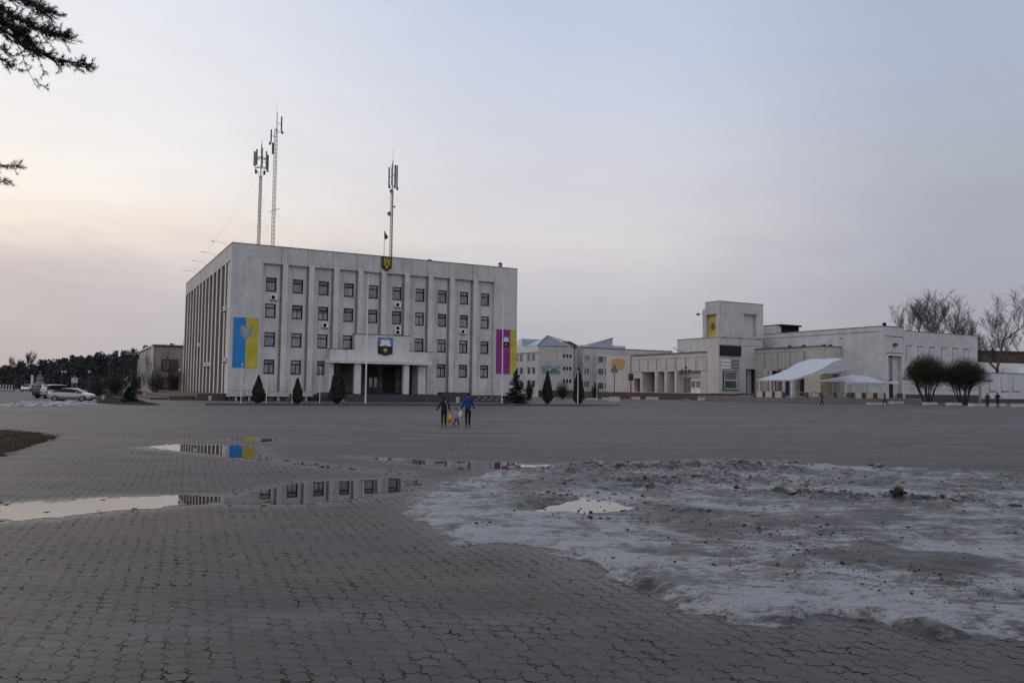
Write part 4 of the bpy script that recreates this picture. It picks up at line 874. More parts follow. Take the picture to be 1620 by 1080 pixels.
mb.mat(3).box(4.7, 25.32, -.06 if False else .2, .249, .3, 1.75); mb.box(3.2, 4.7, -.04, -.002, .3, 1.9); mb.box(25.302, 25.33, .25, 20, .3, 1.75)
mb.mat(4)
for z in (2.6, 3.4, 4.2): mb.box(5.4, 25.2, .235, .249, z, z + .05)
hall = mb.build('right_hall', [M['hall'], M['joint'], M['kerb'], M['plinth'], M['kerb']], dk); hall.location = (OU, OV, 0)
q = MB(); q.box(1.25, 2.95, .5, .69, 3.95, 7.8); wn = q.build('window', M['frame'], hall); MB().box(1.4, 2.8, .45, .499, 4.1, 7.6).build('pane', M['glass'], wn)
q = MB(); q.box(1.1, 1.24, -.03, .1, 1, 8.0); q.box(1.24, 4.75, -.03, .1, 7.9, 8.05); q.box(4.61, 4.75, -.03, .1, 1, 7.9); q.build('portal_frame', M['white'], hall)
MB().box(1.3, 3.3, -.25, .3, 3.45, 3.75).build('door_hood', M['white'], hall); MB().box(1.55, 2.95, .45, .69, 1.0, 3.3).build('door', M['black'], hall); MB().box(1.3, 1.54, .2, .69, .9, 3.4).build('door_post', M['white'], hall)
MB().box(2.5, 3.1, -.4, -.06, 9.4, 9.9).build('lamp', M['darkmetal'], hall); MB().box(1.2, 1.6, .5, .9, 12.6, 13.15).build('roof_vent', M['frame'], hall)
# --- terraces and steps (ground)
def struct_local(name, mb, mat, fr):
    o = mb.build(name, mat); o.location = (fr.x, fr.y, 0); o.rotation_euler = (0, 0, fr.yaw); return props(o, kind='structure')
q = MB(); q.box(-3.2, 1.2, -3.5, 42, .1, BZ - .06); q.box(-4.4, -3.2, -4.5, 42, .1, 1.05); q.box(-5.4, -4.4, -5.5, 42, .1, .72); q.box(1.2, 11, -4.5, .2, .1, BZ - .3); q.box(1, 12, -7, -4.5, .1, .9)
struct_local('terrace', q, M['brick'], DF)
q = MB(); q.box(-13.6, 16, -28.2, -22.0, .1, 1.12); q.box(-9, 16, -22, -4.6, .1, 1.10)
struct_local('cafe_terrace', q, mk_facade('terrace_granite', (.22, .20, .19, 1), (1.6, .5), .6, .6, (.2, .16, .13, 1)), DF)
# --- terrace parapet: brick piers, white panels, arched benches
pr = local('terrace_parapet', 'low terrace parapet of brick piers, white panels and arched rails under the awnings', 'parapet', DF, 0, 0, 0)
for k in range(3):
    v = -27.0 + 1.75 * k; MB().box(-13.55, -13.25, v + .25, v + 1.45, 1.13, 2.0).build('white_panel', M['cream'], pr)
for k in range(4): MB().box(-13.6, -13.2, -27.15 + 1.75 * k, -26.8 + 1.75 * k, 1.13, 1.95).build('pier', M['brick'], pr)
uu = [DF.front(x, 630, -28)[0] for x in (1257, 1278, 1301, 1323, 1344, 1357, 1375, 1392, 1402)]
for k in range(4):
    u0, u1 = uu[k], uu[k + 1] - .4; q = MB(); q.tube([(u0 + (u1 - u0) * i / 8, -28, 1.45 + .5 * math.sin(math.pi * i / 8)) for i in range(9)], .07, 5)
    for i in range(1, 8, 2): q.tube([(u0 + (u1 - u0) * i / 8, -28, 1.13), (u0 + (u1 - u0) * i / 8, -28, 1.45 + .5 * math.sin(math.pi * i / 8))], .035, 4)
    q.box(u0, u1, -28.1, -27.9, 1.13, 1.3); q.build('arched_rail', M['kerb'], pr); MB().box(u1 + .02, u1 + .38, -28.15, -27.8, 1.13, 1.9).build('pier', M['brick'], pr)
for k in range(5, 8): MB().box(uu[k] - .55, uu[k] + .75, -28.1, -27.85, 1.13, 2.0).build('white_panel', M['cream'], pr)
for u in (uu[4] + .45, uu[5] + 1.1, uu[6] + 1.1): MB().box(u, u + .5, -28.15, -27.8, 1.13, 1.95).build('pier', M['brick'], pr)
# --- awnings
tp = [DF.front(x, y, -27.3) for x, y in [(1253, 600.5), (1285, 590), (1302, 582.5), (1316, 573), (1336, 566.5), (1351, 565), (1351, 585), (1344, 585.5), (1322, 588), (1300, 591.5), (1276, 597), (1253, 602.5)]]
tn = local('awning', 'large white fabric awning rising in a curve over the cafe terrace', 'awning', DF, 0, 0, 0)
q = MB(); n_ = 6; T0, T1 = tp[:6], tp[6:]; vv = [-27.3, -25.5, -23.7, -21.9, -20.9]
def lerp_prof(P, t):
    t *= len(P) - 1; i = min(int(t), len(P) - 2); t -= i; return (P[i][0] * (1 - t) + P[i + 1][0] * t, P[i][1] * (1 - t) + P[i + 1][1] * t)
NX = 14; g_ = [[(lerp_prof(T0, i / NX)[0], v, lerp_prof(T0, i / NX)[1] - (.16 * math.sin(math.pi * ((j * .5) % 1)) if 0 < j < 4 else 0)) for i in range(NX + 1)] for j, v in enumerate(vv)]
vs = [p for r in g_ for p in r]; q.add(vs, [(j * (NX + 1) + i, j * (NX + 1) + i + 1, (j + 1) * (NX + 1) + i + 1, (j + 1) * (NX + 1) + i) for j in range(len(vv) - 1) for i in range(NX)])
cn = q.build('canopy', M['tent'], tn, smooth=True)
q = MB(); Tb = T1[::-1]; a = [lerp_prof(T0, i / NX) for i in range(NX + 1)]; b_ = [lerp_prof(Tb, i / NX) for i in range(NX + 1)]
for v in (-27.32, -27.28): q.add([(p[0], v, p[1]) for p in a] + [(p[0], v, p[1]) for p in b_], [(i, i + 1, NX + 2 + i, NX + 1 + i) for i in range(NX)])
q.build('valance', M['tent'], tn)
q = MB(); q.box(T0[0][0] - .04, T0[0][0], -27.3, -20.9, T1[-1][1], T0[0][1]); q.build('side_valance', M['tent'], tn)
for u, v in ((T0[0][0] + .1, -27.1), (T0[0][0] + .1, -24), (T0[0][0] + .1, -21.2), (T1[0][0] - .2, -27.1), (-5.0, -21.2)): MB().tube([(u, v, 1.13), (u, v, 3.3 if u < -5.2 else 5.0)], .07, 6).build('post', M['white'], tn)
t2 = local('awning', 'small white hipped awning at the right end of the cafe terrace', 'awning', DF, 0, 0, 0)
e0 = DF.front(1338, 603, -27.6); e1 = DF.front(1403, 604.5, -27.6); r0 = DF.front(1347, 593, -24.5); r1 = DF.front(1372, 593, -24.5); ez = 3.45
q = MB(); q.add([(e0[0], -27.6, ez), (e1[0], -27.6, ez), (e1[0], -21.5, ez), (e0[0], -21.5, ez), (r0[0], -24.5, r0[1]), (r1[0], -24.5, r0[1] - .1)], [(0, 1, 5, 4), (1, 2, 5), (2, 3, 4, 5), (3, 0, 4)]); q.build('canopy', M['tent'], t2)
q = MB(); q.box(e0[0], e1[0], -27.62, -27.59, ez - .3, ez); q.box(e1[0] - .03, e1[0], -27.59, -21.5, ez - .3, ez); q.build('valance', M['tent'], t2)
for u in (e0[0] + .1, (e0[0] * .55 + e1[0] * .45), (e0[0] * .2 + e1[0] * .8), e1[0] - .15): MB().tube([(u, -27.5, 1.13), (u, -27.5, ez)], .065, 6).build('post', M['white'], t2)
# ================================================================== SCHOOL BEHIND
c_ = atY(852, 580, 188); SF = Fr(c_.x, c_.y, YAW)
sc_ = thing('school', 'three storey pale panel school with blue gabled roofs between the office and the cultural centre', 'building', (SF.x, SF.y, 0), YAW)
hs = []
sw = [(6.75, 9.4, 10.2), (6.75, 6.4, 7.2), (6.75, 3.35, 4.2)]
for u0, z0, z1 in sw:
    for k in range(3): hs.append((u0 + .9 * k, u0 + .9 * k + .62, z0, z1))
mb = MB(); wall_holes(mb, 'u', 0, 0, 9.75, 0, 12, hs, .3); lw = [(v, v + 1.5, z, z + 1.7) for v in (1.6, 3.9, 7.6, 9.9, 13.5, 16) for z in (2.2, 5.3, 8.4)]
wall_holes(mb, 'v', 0, 0, 24, 0, 12, lw, .3); mb.box(.3, 9.7, .32, .4, 0, 11.9); mb.box(.31, .4, .4, 24, 0, 11.9); mb.box(9.7, 9.75, 0, 24, 0, 12); mb.mat(1).box(-.3, 0, 0, 24, 10.5, 12.1); mb.mat(2).box(0, 9.7, -.03, -.002, 0, 1.6)
mb.build('wall', [M['school'], M['offwhite'], M['plinth']], sc_)
for h in hs: w_ = MB().box(h[0], h[1], .24, .31, h[2], h[3]).build('window', M['frame'], sc_)
for h in lw:
    w_ = MB().box(.2, .29, h[0], h[1], h[2], h[3]).build('window', M['white'], sc_); MB().box(.17, .2, h[0] + .12, h[1] - .12, h[2] + .1, h[3] - .1).build('pane', M['glass'], w_)
q = MB(); q.add([(-.4, -.2, 12), (9.75, -.2, 12.2), (2.16, -.2, 14.3), (-.4, 6, 12), (9.75, 9, 12.2), (3.5, 3, 13.2)], [(0, 1, 2), (0, 2, 3), (3, 2, 5), (2, 1, 4, 5), (3, 5, 4)]); rf = q.build('gable_roof', M['roofblue'], sc_)
q = MB(); q.bar((-.5, -.35, 12), (2.16, -.35, 14.4), .2, .16); q.bar((2.16, -.35, 14.4), (10.2, -.35, 12.55), .2, .16); q.build('verge', M['darkmetal'], rf)
q = MB(); q.prism([(-1, 12.1), (9, 12.1), (7.6, 12.6), (-1, 14)], -.3, 6, 'yz'); o = q.build('gable_roof', M['roofblue'], sc_); o.location = (0, 8.6, 0)
# stair slot with glazing, second block with bay
MB().box(9.76, 12.4, 2.0, 2.3, 0, 11.7).build('stair_wall', M['school'], sc_)
for k in range(6): MB().box(9.9, 11.3, 1.9, 1.99, 1.5 + 1.8 * k, 2.7 + 1.8 * k).build('stair_window', M['glass'], sc_)
hs = [(12.9, 14.3, z, z + 1.6) for z in (2.3, 5.4, 8.4)]; mb = MB(); wall_holes(mb, 'u', 0, 12.4, 40, 0, 11.9, hs, .3); mb.box(12.5, 40, .32, .4, 0, 11.8); wall_holes(mb, 'v', 12.4, 0, 6, 0, 12.6, [], .3); mb.mat(1).box(12.3, 40, -.1, .3, 11.9, 12.05)
mb.build('wall', [M['school'], M['darkmetal']], sc_)
for h in hs:
    for k in range(2): w_ = MB().box(h[0] + .72 * k, h[0] + .66 + .72 * k, .2, .31, h[2], h[3]).build('window', M['white'], sc_); MB().box(h[0] + .1 + .72 * k, h[0] + .56 + .72 * k, .17, .2, h[2] + .1, h[3] - .1).build('pane', M['glass'], w_)
q = MB(); q.box(15.4, 21.5, -1.6, -.002, .8, 10.2); q.build('bay', M['school'], sc_)
for z in (2.0, 5.4, 8.3):
    for k in range(3): w_ = MB().box(15.6 + 1.95 * k, 17.35 + 1.95 * k, -1.68, -1.601, z, z + 1.75).build('window', M['white'], sc_); MB().box(15.7 + 1.95 * k, 17.25 + 1.95 * k, -1.7, -1.68, z + .12, z + 1.62).build('pane', M['glass'], w_)
q = MB(); q.add([(12.2, -.2, 12.1), (21, -.2, 12.05), (21, -.2, 14.5), (12.2, 5, 12.1), (21, 9, 12.05), (20.5, 4, 13.2)], [(0, 1, 2), (0, 2, 5, 3), (1, 4, 5, 2), (3, 5, 4)]); rf = q.build('gable_roof', M['roofblue'], sc_)
MB().bar((12.0, -.35, 12.3), (21.2, -.35, 14.65), .2, .16).build('verge', M['darkmetal'], rf)
q = MB(); q.add([(8.6, 3, 12.1), (13, 3, 12.6), (10.6, 3, 13.6), (8.6, 12, 12.1), (13, 12, 12.6), (10.6, 12, 13.6)], [(0, 1, 2), (5, 4, 3), (0, 2, 5, 3), (1, 4, 5, 2)]); q.build('gable_roof', M['brownroof'], sc_)
MB().box(21.2, 25.8, 1, 9, 11.5, 12.8).build('stair_head', M['dkgrey'], sc_); MB().tube([(23, 3, 12.8), (23, 3, 13.8)], .2, 6).build('roof_vent', M['darkmetal'], sc_)
q = MB(); q.box(25.8, 39.5, 1, 20, 10.5, 11.7); q.mat(1).box(25.8, 39.6, .9, 20, 11.7, 11.9); q.build('rear_block', [M['school'], M['darkmetal']], sc_)
mt, n, b = newmat('house_mural'); p = n('TexCoord').outputs['Object']; a_ = n.noise(p, .9, 4, .6)
n.L.new(n.ramp(a_, [(.38, (.07, .16, .38)), (.48, (.14, .25, .42)), (.55, (.30, .34, .38)), (.62, (.08, .14, .12))]), b.inputs['Base Color']); b.inputs['Roughness'].default_value = .8
mu = MB().box(.9, 5.95, -.05, -.002, 5.5, 7.35).build('mural', mt, sc_)
q = MB(); q.prism([(2.8, 5.5), (2.8, 6.2), (4.3, 7.2), (5.8, 6.2), (5.8, 5.5)], -.08, -.051); q.build('painted_house', mk('house_paint', (.16, .2, .17), .8, .3, 1), mu); q = MB(); q.bar((2.5, -.1, 6.1), (4.3, -.1, 7.25), .04, .16); q.bar((4.3, -.1, 7.25), (6.0, -.1, 6.1), .04, .16); q.build('painted_roof', M['white'], mu)
# ================================================================== LOW WHITE WING AND FAR RIGHT
c_ = atY(1553, 620, 146); LF = Fr(c_.x, c_.y, YAW * .75)
lo = thing('low_annex', 'long low white annex with blind niches at the right edge of the picture', 'building', (LF.x, LF.y, 0), LF.yaw)
q = MB(); q.box(-.02, 40, 0, 9, .3, 5.8); q.mat(1)
for k in range(9): u0 = 2.0 + 3.1 * k; q.box(u0 - .1, u0 + 1.7, -.06, -.002, 2.35, 2.6); q.box(u0 - .1, u0, -.03, -.002, 2.6, 5.2)
q.mat(2).box(-.1, 40, -.12, .4, 5.8, 5.9); q.mat(3).box(-.02, 40, -.04, -.002, .2, 1.1); q.build('wall', [M['whitewall'], M['joint'], M['kerb'], M['plinth']], lo)
q = MB(); q.box(-14, -.06, 3, 9, .3, 5.2); q.mat(1).box(-14, -.08, 2.9, 9, 5.2, 5.3); q.mat(2).box(-14, -.08, 2.95, 2.998, .2, 1.3); q.build('side_wall', [M['whitewall'], M['kerb'], M['plinth']], lo)
q = MB(); q.box(4, 30, 9.5, 16, 3, 8.2); q.build('upper_block', M['offwhite'], lo); MB().box(18, 40, 6, 9.4, 5.9, 7.2).build('upper_block', M['white'], lo)
bb = thing('brick_building', 'dark brownish brick building behind the low white annex', 'building', atY(1546, 600, 200).to_tuple()[:2] + (0,), .2)
q = MB(); q.box(0, 60, 0, 14, 0, 12.4); q.mat(1).box(-.3, 60, -.3, 14, 12.4, 12.8); q.build('wall', [M['brownroof'], M['brownroof']], bb)
for k in range(9):
    for z in (4, 8): w_ = MB().box(3 + 5 * k, 5 + 5 * k, -.08, -.002, z, z + 1.9).build('window', M['frame'], bb); MB().box(3.15 + 5 * k, 4.85 + 5 * k, -.1, -.08, z + .15, z + 1.75).build('pane', M['glass'], w_)
# ================================================================== SECOND BUILDING FAR LEFT
c_ = atY(242, 580, 168); QF = Fr(c_.x, c_.y, YAW)
qb = thing('institute_building', 'two storey weathered concrete building behind bare bushes left of the office building', 'building', (QF.x, QF.y, 0), YAW)
QT = 2 + (606.5 - 547) * 168 / 1270
q = MB(); q.box(0, 34, 0, 42, 0, QT); q.mat(1)
for k in range(14): q.box(-.16, -.002, 1.0 + 2.9 * k, 2.4 + 2.9 * k, .8, QT - 2.2)
q.mat(2).box(-.3, 34, -.3, 42, QT, QT + .35); q.mat(1)
for k in range(5): q.box(1.6 + 4.5 * k, 4.9 + 4.5 * k, -.12, -.002, 4.6, 7.2); q.box(1.6 + 4.5 * k, 4.9 + 4.5 * k, -.12, -.002, .8, 3.4)
q.build('wall', [mk_facade('weathered_concrete', (.34, .30, .26, 1), (3., 3.3), .6, .9, (.22, .17, .13, 1)), M['brownroof'], M['darkmetal']], qb)
for k in range(5):
    for z0, z1 in ((4.8, 7.0), (1, 3.2)): w_ = MB().box(1.8 + 4.5 * k, 3.2 + 4.5 * k, -.2, -.121, z0, z1).build('window', M['frame'], qb); MB().box(1.9 + 4.5 * k, 3.1 + 4.5 * k, -.22, -.2, z0 + .1, z1 - .1).build('pane', M['glass'], w_)
for k in range(14): MB().box(-.5, -.161, 2.55 + 2.9 * k, 2.8 + 2.9 * k, .3, QT - 1.9).build('fin', M['fin'], qb)
MB().box(7, 14, 5, 12, QT, QT + 1.9).build('roof_house', M['dkgrey'], qb); q = MB(); q.tube([(9, 6, QT + 1.9), (10.5, 6, QT + 3), (12, 6.3, QT + 2.2), (13.5, 6, QT + 2.4)], .25, 5); q.build('roof_duct', M['darkmetal'], qb)
MB().box(-.45, -.0, -.45, .55, 0, QT - .01).build('corner_pier', M['fin'], qb)
# ================================================================== VEGETATION
def rnd(a, b): return random.uniform(a, b)
def bare_tree(name, label, px, py, Y, htop, spread, cat='tree', seed=1, mat='twig', group=None, base=None, rmul=1., levels=5, ntw=3, trunkmat=None, fork=.28, lean=.35):
    """tapered trunk + recursively forked limbs; trunk and crown are the two parts"""
    R = random.Random(seed); p = base or G(px, py); t = thing(name, label, cat, p, 0, group)
    tr = MB(); cr = MB(); H = htop
    def grow(p0, d, L, r, lev):
        n_ = 4; pts = [p0]; dd = d.copy()
        for i in range(n_):
            dd = (dd + Vector((R.gauss(0, .13), R.gauss(0, .13), R.gauss(0.05, .08)))).normalized(); pts.append(pts[-1] + dd * L / n_)
        r1 = r * .62
        (tr if lev == 0 else cr).tube(pts, [r + (r1 - r) * i / n_ for i in range(n_ + 1)], 7 if lev < 2 else (4 if lev < 3 else 3), False)
        if lev >= levels: return
        nk = R.choice([2, 3]) if lev < 2 else ntw
        for k in range(nk):
            i = n_ if k < 2 else R.randrange(1, n_)
            a = R.uniform(0, 6.283); side = Vector((math.cos(a), math.sin(a), R.uniform(-.1, .5)))
            nd = (dd * (1.0) + side * R.uniform(lean, lean * 2.1) * spread + Vector((0, 0, .24)) - Vector((pts[i].x, pts[i].y, 0)) / H * .55).normalized()
            grow(pts[i], nd, L * R.uniform(.62, .86), max(r1 * R.uniform(.6, .9), .014), lev + 1)
        if lev >= 2:
            for k in range(ntw * (2 if lev >= 4 else 1)):
                i = R.randrange(1, n_ + 1); nd = (dd + Vector((R.gauss(0, .6), R.gauss(0, .6), R.gauss(.2, .4)))).normalized()
                q0 = pts[i]; q1 = q0 + nd * L * .3; q2 = q1 + (nd + Vector((R.gauss(0, .3), R.gauss(0, .3), .2))).normalized() * L * .3
                cr.tube([q0, q1, q2], [.011, .008, .005], 3, False)
    grow(Vector((0, 0, -.1)), Vector((R.gauss(0, .03), R.gauss(0, .03), 1)), H * fork, H * .021 * rmul, 0)
    zmax = max(v[2] for v in cr.v); k = H / zmax
    for m_ in (tr, cr): m_.v = [(x * k, y * k, z * k) for x, y, z in m_.v]
    tr.build('trunk', trunkmat or M['bark'], t, smooth=True, recalc=False); cr.build('crown', M[mat], t, recalc=False)
    return t
def hgt(px, py, Y): return atY(px, py, Y).z
def at_ground(px, Y): q = atY(px, 600, Y); return Vector((q.x, q.y, gz(q.x, q.y)))
for px, Y, yt, sp_, sd, lab in ((1466, 168, 460, 1.15, 11, 'tall bare tree behind the hall roof, leftmost of the row'), (1500, 172, 458, 1.5, 12, 'tall bare tree behind the middle of the hall roof'), (1478, 190, 474, .9, 18, 'bare tree half hidden between the two tallest crowns behind the hall'),
                                (1578, 152, 450, 1.9, 24, 'large spreading bare tree standing behind the low white annex'), (1532, 182, 480, .8, 14, 'thin bare tree above the right end of the hall roof'), (1618, 178, 500, 1.2, 15, 'bare tree cut by the right edge of the picture')):
    b_ = at_ground(px, Y); bare_tree('bare_tree', lab, 0, 0, Y, hgt(px, yt, Y), sp_, seed=sd, base=b_, group=None, levels=6, ntw=3, fork=.2, rmul=.68, lean=.42)
for px, Y, yt, sd, lab in ((1560, 196, 528, 31, 'low bushy bare tree behind the annex left of the brick building windows'), (1600, 190, 530, 32, 'low bushy bare tree before the dark brick building at the picture edge'), (1546, 170, 560, 33, 'small bare tree at the corner of the hall')):
    bare_tree('bare_tree', lab, 0, 0, Y, hgt(px, yt, Y), 1.6, seed=sd, base=at_ground(px, Y), levels=5, ntw=3, fork=.16, mat='redtwig')
# pollard willows: several stems, a dense dome of upright shoots
def willow(px, py, Y, wpx, ypt, ybot, label, seed):
    R = random.Random(seed); p = at_ground(px, Y); t = thing('pollard_willow', label, 'tree', p, 0); s = Y / F; W = wpx * s / 2; H = hgt(px, ypt, Y) - p.z; HB = hgt(px, ybot, Y) - p.z
    tr = MB(); cr = MB(); tips = []
    for k in range(9):
        a = 2 * math.pi * k / 9 + R.uniform(-.3, .3); rr = W * R.uniform(.25, .62); b0 = Vector((math.cos(a) * .35, math.sin(a) * .35, 0)); e = Vector((math.cos(a) * rr, math.sin(a) * rr, HB * R.uniform(.95, 1.25)))
        m_ = b0.lerp(e, .5) + Vector((R.gauss(0, .12), R.gauss(0, .12), -.1)); tr.tube([b0 + Vector((0, 0, -.1)), b0.lerp(m_, .5), m_, e], [.13, .105, .085, .055], 6, False)
        for j in range(4):
            e2 = e + Vector((math.cos(a + R.gauss(0, .8)) * W * .22, math.sin(a + R.gauss(0, .8)) * W * .22, R.uniform(.2, .8))); tr.tube([e, e2], [.06, .03], 5, False); tips.append(e2)
        tips += [e, m_.lerp(e, .7), m_.lerp(e, .35), m_]
    for k in range(2400):
        b0 = R.choice(tips); a = R.uniform(0, 6.283); rr = math.sqrt(R.random()) * W * (1 + .22 * noise.noise(Vector((math.cos(a) * 2.2, math.sin(a) * 2.2, seed))))
        e = Vector((math.cos(a) * rr, math.sin(a) * rr, 0)); lim = HB * .75 + (H - HB * .75) * math.sqrt(max(0, 1 - min(1, rr / W) ** 2.3)) * R.choice([R.uniform(.3, .9), R.uniform(.8, 1.04)]); low = HB * .8 + (rr / W) ** 2 * .7
        e.z = max(low, lim); st_ = b0.lerp(e, R.uniform(0, .45)); mid_ = st_.lerp(e, .5) + Vector((R.gauss(0, .12), R.gauss(0, .12), R.uniform(-.05, .15)))
        cr.tube([st_, mid_, e], [.013, .010, .005], 3, False)
    tr.build('trunk', M['bark'], t, smooth=True, recalc=False); cr.build('crown', M['willow'], t, recalc=False)
willow(1467, 636, 112, 76, 557, 600, 'left of two dome shaped pruned willows before the right hall', 3); willow(1524, 637, 111, 84, 563, 603, 'right of two dome shaped pruned willows before the right hall', 4)
# columnar and conical evergreens
def evergreen(px, py, wpx, ytop, label, seed, kind='thuja'):
    R = random.Random(seed); random.seed(seed); p = G(px, py); p.z = gz(p.x, p.y); t = thing('columnar_evergreen', label, 'tree', p); H = hgt(px, ytop, p.y) - p.z; W = wpx / F * p.y / 2
    MB().tube([(0, 0, -.05), (0, 0, H * .5)], [.09, .04], 6).build('trunk', M['bark'], t)
    cr = MB(); o = Vector((R.random() * 30, R.random() * 30, 0))
    for k in range(5200):
        h = R.random() ** .85; pr = min(1, (h / .16) ** .6) * (1 - max(0, (h - .22) / .78) ** 1.35) ** .9; a = R.uniform(0, 6.283); rr = W * pr * math.sqrt(R.uniform(.25, 1)) * (1 + .28 * noise.noise(Vector((math.cos(a) * 1.6, math.sin(a) * 1.6, h * 7)) + o))
        c_ = Vector((math.cos(a) * rr, math.sin(a) * rr, .12 + h * H * .99))
        cr.leaf(c_, R.uniform(.07, .15), (math.cos(a) + R.gauss(0, .5), math.sin(a) + R.gauss(0, .5), R.gauss(.1, .4)))
    cr.build('crown', M['thuja'], t, recalc=False)
evergreen(408, 639, 21, 596, 'columnar evergreen right of the blue and yellow banner', 1); evergreen(470, 639.5, 17, 600, 'slimmest and smallest columnar evergreen, below the third window column', 2)
evergreen(533, 639.5, 24, 575, 'largest columnar evergreen, standing before the left end of the entrance', 3); evergreen(866, 639.5, 17, 588, 'narrow columnar evergreen in front of the blue mural of the school', 4); evergreen(915, 640.5, 19, 583, 'columnar evergreen behind a white pole right of the school mural', 5)
def spruce(px, py, wpx, ytop, label, seed, lay=15, base=None):
    R = random.Random(seed); random.seed(seed); p = base or G(px, py); t = thing('spruce', label, 'tree', p); H = hgt(px, ytop, p.y) - p.z; W = wpx / F * p.y / 2
    MB().tube([(0, 0, -.05), (0, 0, H * .97)], [.12, .02], 7).build('trunk', M['bark'], t)
    cr = MB()
    for l in range(lay):
        f = l / (lay - 1); zc = H * (.07 + .86 * f); rl = W * (1 - f) ** .85 * R.uniform(.88, 1.1) + .06
        for k in range(int(10 - 4 * f)):
            a = R.uniform(0, 6.283); L = rl * R.uniform(.75, 1.12); rise = R.uniform(-.1, .22)
            tip = Vector((math.cos(a) * L, math.sin(a) * L, zc + L * rise)); cr.tube([(0, 0, zc), tip], [.02, .006], 3, False)
            for j in range(int(26 + 70 * L / W)):
                q = Vector((0, 0, zc)).lerp(tip, R.uniform(.12, 1.02)); wdt = .14 * L + .05
                q += Vector((-math.sin(a) * R.gauss(0, wdt), math.cos(a) * R.gauss(0, wdt), R.gauss(-.03, .05))); cr.leaf(q, R.uniform(.06, .14), (R.gauss(0, .5), R.gauss(0, .5), 1))
    cr.build('crown', M['spruce'], t, recalc=False)
spruce(816, 640, 44, 583, 'dense blue green spruce at the right end of the office building', 7); spruce(205, 637.5, 25, 611, 'small dark spruce on the lawn island at the left', 8, 9)
# ---- bare shrubs
def shrub(px, py, Y, wpx, ytop, label, seed, mat='redtwig', n_=260, rad=.014):
    R = random.Random(seed); p = at_ground(px, Y); t = thing('bare_shrub', label, 'shrub', p); W = wpx / F * Y / 2; H = hgt(px, ytop, Y) - p.z; cr = MB(); st_ = MB()
    for k in range(7):
        a = R.uniform(0, 6.283); e = Vector((math.cos(a) * W * .5, math.sin(a) * W * .5, H * .55)); st_.tube([(math.cos(a) * .1, math.sin(a) * .1, -.05), e * .5, e], [.05, .04, .025], 4, False)
    for k in range(n_):
        a = R.uniform(0, 6.283); rr = math.sqrt(R.random()); e = Vector((math.cos(a) * rr * W, math.sin(a) * rr * W, H * (1 - .45 * rr ** 2) * R.uniform(.6, 1))); b0 = Vector((e.x * .35, e.y * .35, e.z * R.uniform(.1, .5)))
        m_ = b0.lerp(e, .55) + Vector((R.gauss(0, .15), R.gauss(0, .15), R.gauss(0, .1))); cr.tube([b0, m_, e], [rad * 1.4, rad, rad * .6], 3, False)
    st_.build('stem', M['bark'], t, recalc=False); cr.build('twigs', M[mat], t, recalc=False)
for a in ((215, 620, 150, 34, 572, 'bare reddish shrub hiding the far end of the left concrete building', 41), (247, 622, 145, 44, 566, 'widest reddish bare shrub at the corner of the left concrete building', 42), (276, 622, 140, 36, 560, 'bare reddish shrub against the white flank of the office building', 43),
          (152, 622, 110, 46, 590, 'dark bare shrub behind the silver saloon', 44), (182, 622, 128, 28, 580, 'upright bare shrub left of the birch trunks', 45), (66, 621, 112, 22, 611, 'low clipped brownish shrub between the far white car and the parked cars', 46),
          (838, 630, 130, 16, 596, 'reddish bare shrub between the spruce and the school wall', 47), (890, 630, 150, 26, 596, 'tangled bare shrub below the blue mural', 48), (942, 628, 150, 14, 600, 'bare shrub beside the mural wall of the cultural centre', 49)):
    shrub(*a[:5], a[5], a[6], n_=230)
for px, Y, yt, sd, lab in ((195, 138, 566, 51, 'birch with white trunk, leftmost by the concrete building'), (206, 136, 562, 52, 'birch with white trunk, middle of the three'), (229, 142, 556, 53, 'birch with white trunk before the concrete building corner'), (262, 140, 552, 54, 'young bare tree close to the flank of the office building')):
    bare_tree('birch' if 'birch' in lab else 'bare_tree', lab, 0, 0, Y, hgt(px, yt, Y), .8, seed=sd, base=at_ground(px, Y), levels=4, ntw=3, fork=.34, rmul=.55, mat='redtwig', trunkmat=M['birch'] if 'birch' in lab else None)
for px, Y, yt, sd, lab in ((37, 260, 552, 61, 'dense upright poplar rising above the far wood'), (8, 240, 562, 62, 'bare tree at the left picture edge above the far wood'), (22, 280, 566, 63, 'thin bare tree beside the upright poplar')):
    bare_tree('poplar' if 'poplar' in lab else 'bare_tree', lab, 0, 0, Y, hgt(px, yt, Y), .45 if 'poplar' in lab else .9, seed=sd, base=at_ground(px, Y), levels=5, ntw=4 if 'poplar' in lab else 3, fork=.2, rmul=.8, mat='redtwig')
# ---- far pine wood
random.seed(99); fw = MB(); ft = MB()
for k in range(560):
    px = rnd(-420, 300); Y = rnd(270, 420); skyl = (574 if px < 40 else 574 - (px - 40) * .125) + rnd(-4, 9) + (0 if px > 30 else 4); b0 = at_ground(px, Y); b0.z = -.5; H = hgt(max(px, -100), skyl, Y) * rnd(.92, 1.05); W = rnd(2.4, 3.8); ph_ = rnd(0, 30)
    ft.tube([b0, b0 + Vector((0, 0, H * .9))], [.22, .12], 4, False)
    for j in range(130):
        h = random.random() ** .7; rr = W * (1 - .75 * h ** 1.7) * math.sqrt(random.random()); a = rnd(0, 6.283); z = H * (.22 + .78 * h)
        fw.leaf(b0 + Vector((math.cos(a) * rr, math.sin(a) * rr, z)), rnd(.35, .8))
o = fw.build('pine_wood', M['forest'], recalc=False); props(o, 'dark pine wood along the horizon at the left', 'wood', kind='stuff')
o = ft.build('pine_wood_trunks', M['bark'], recalc=False); props(o, 'trunks of the far pine wood at the left', 'wood', kind='stuff')
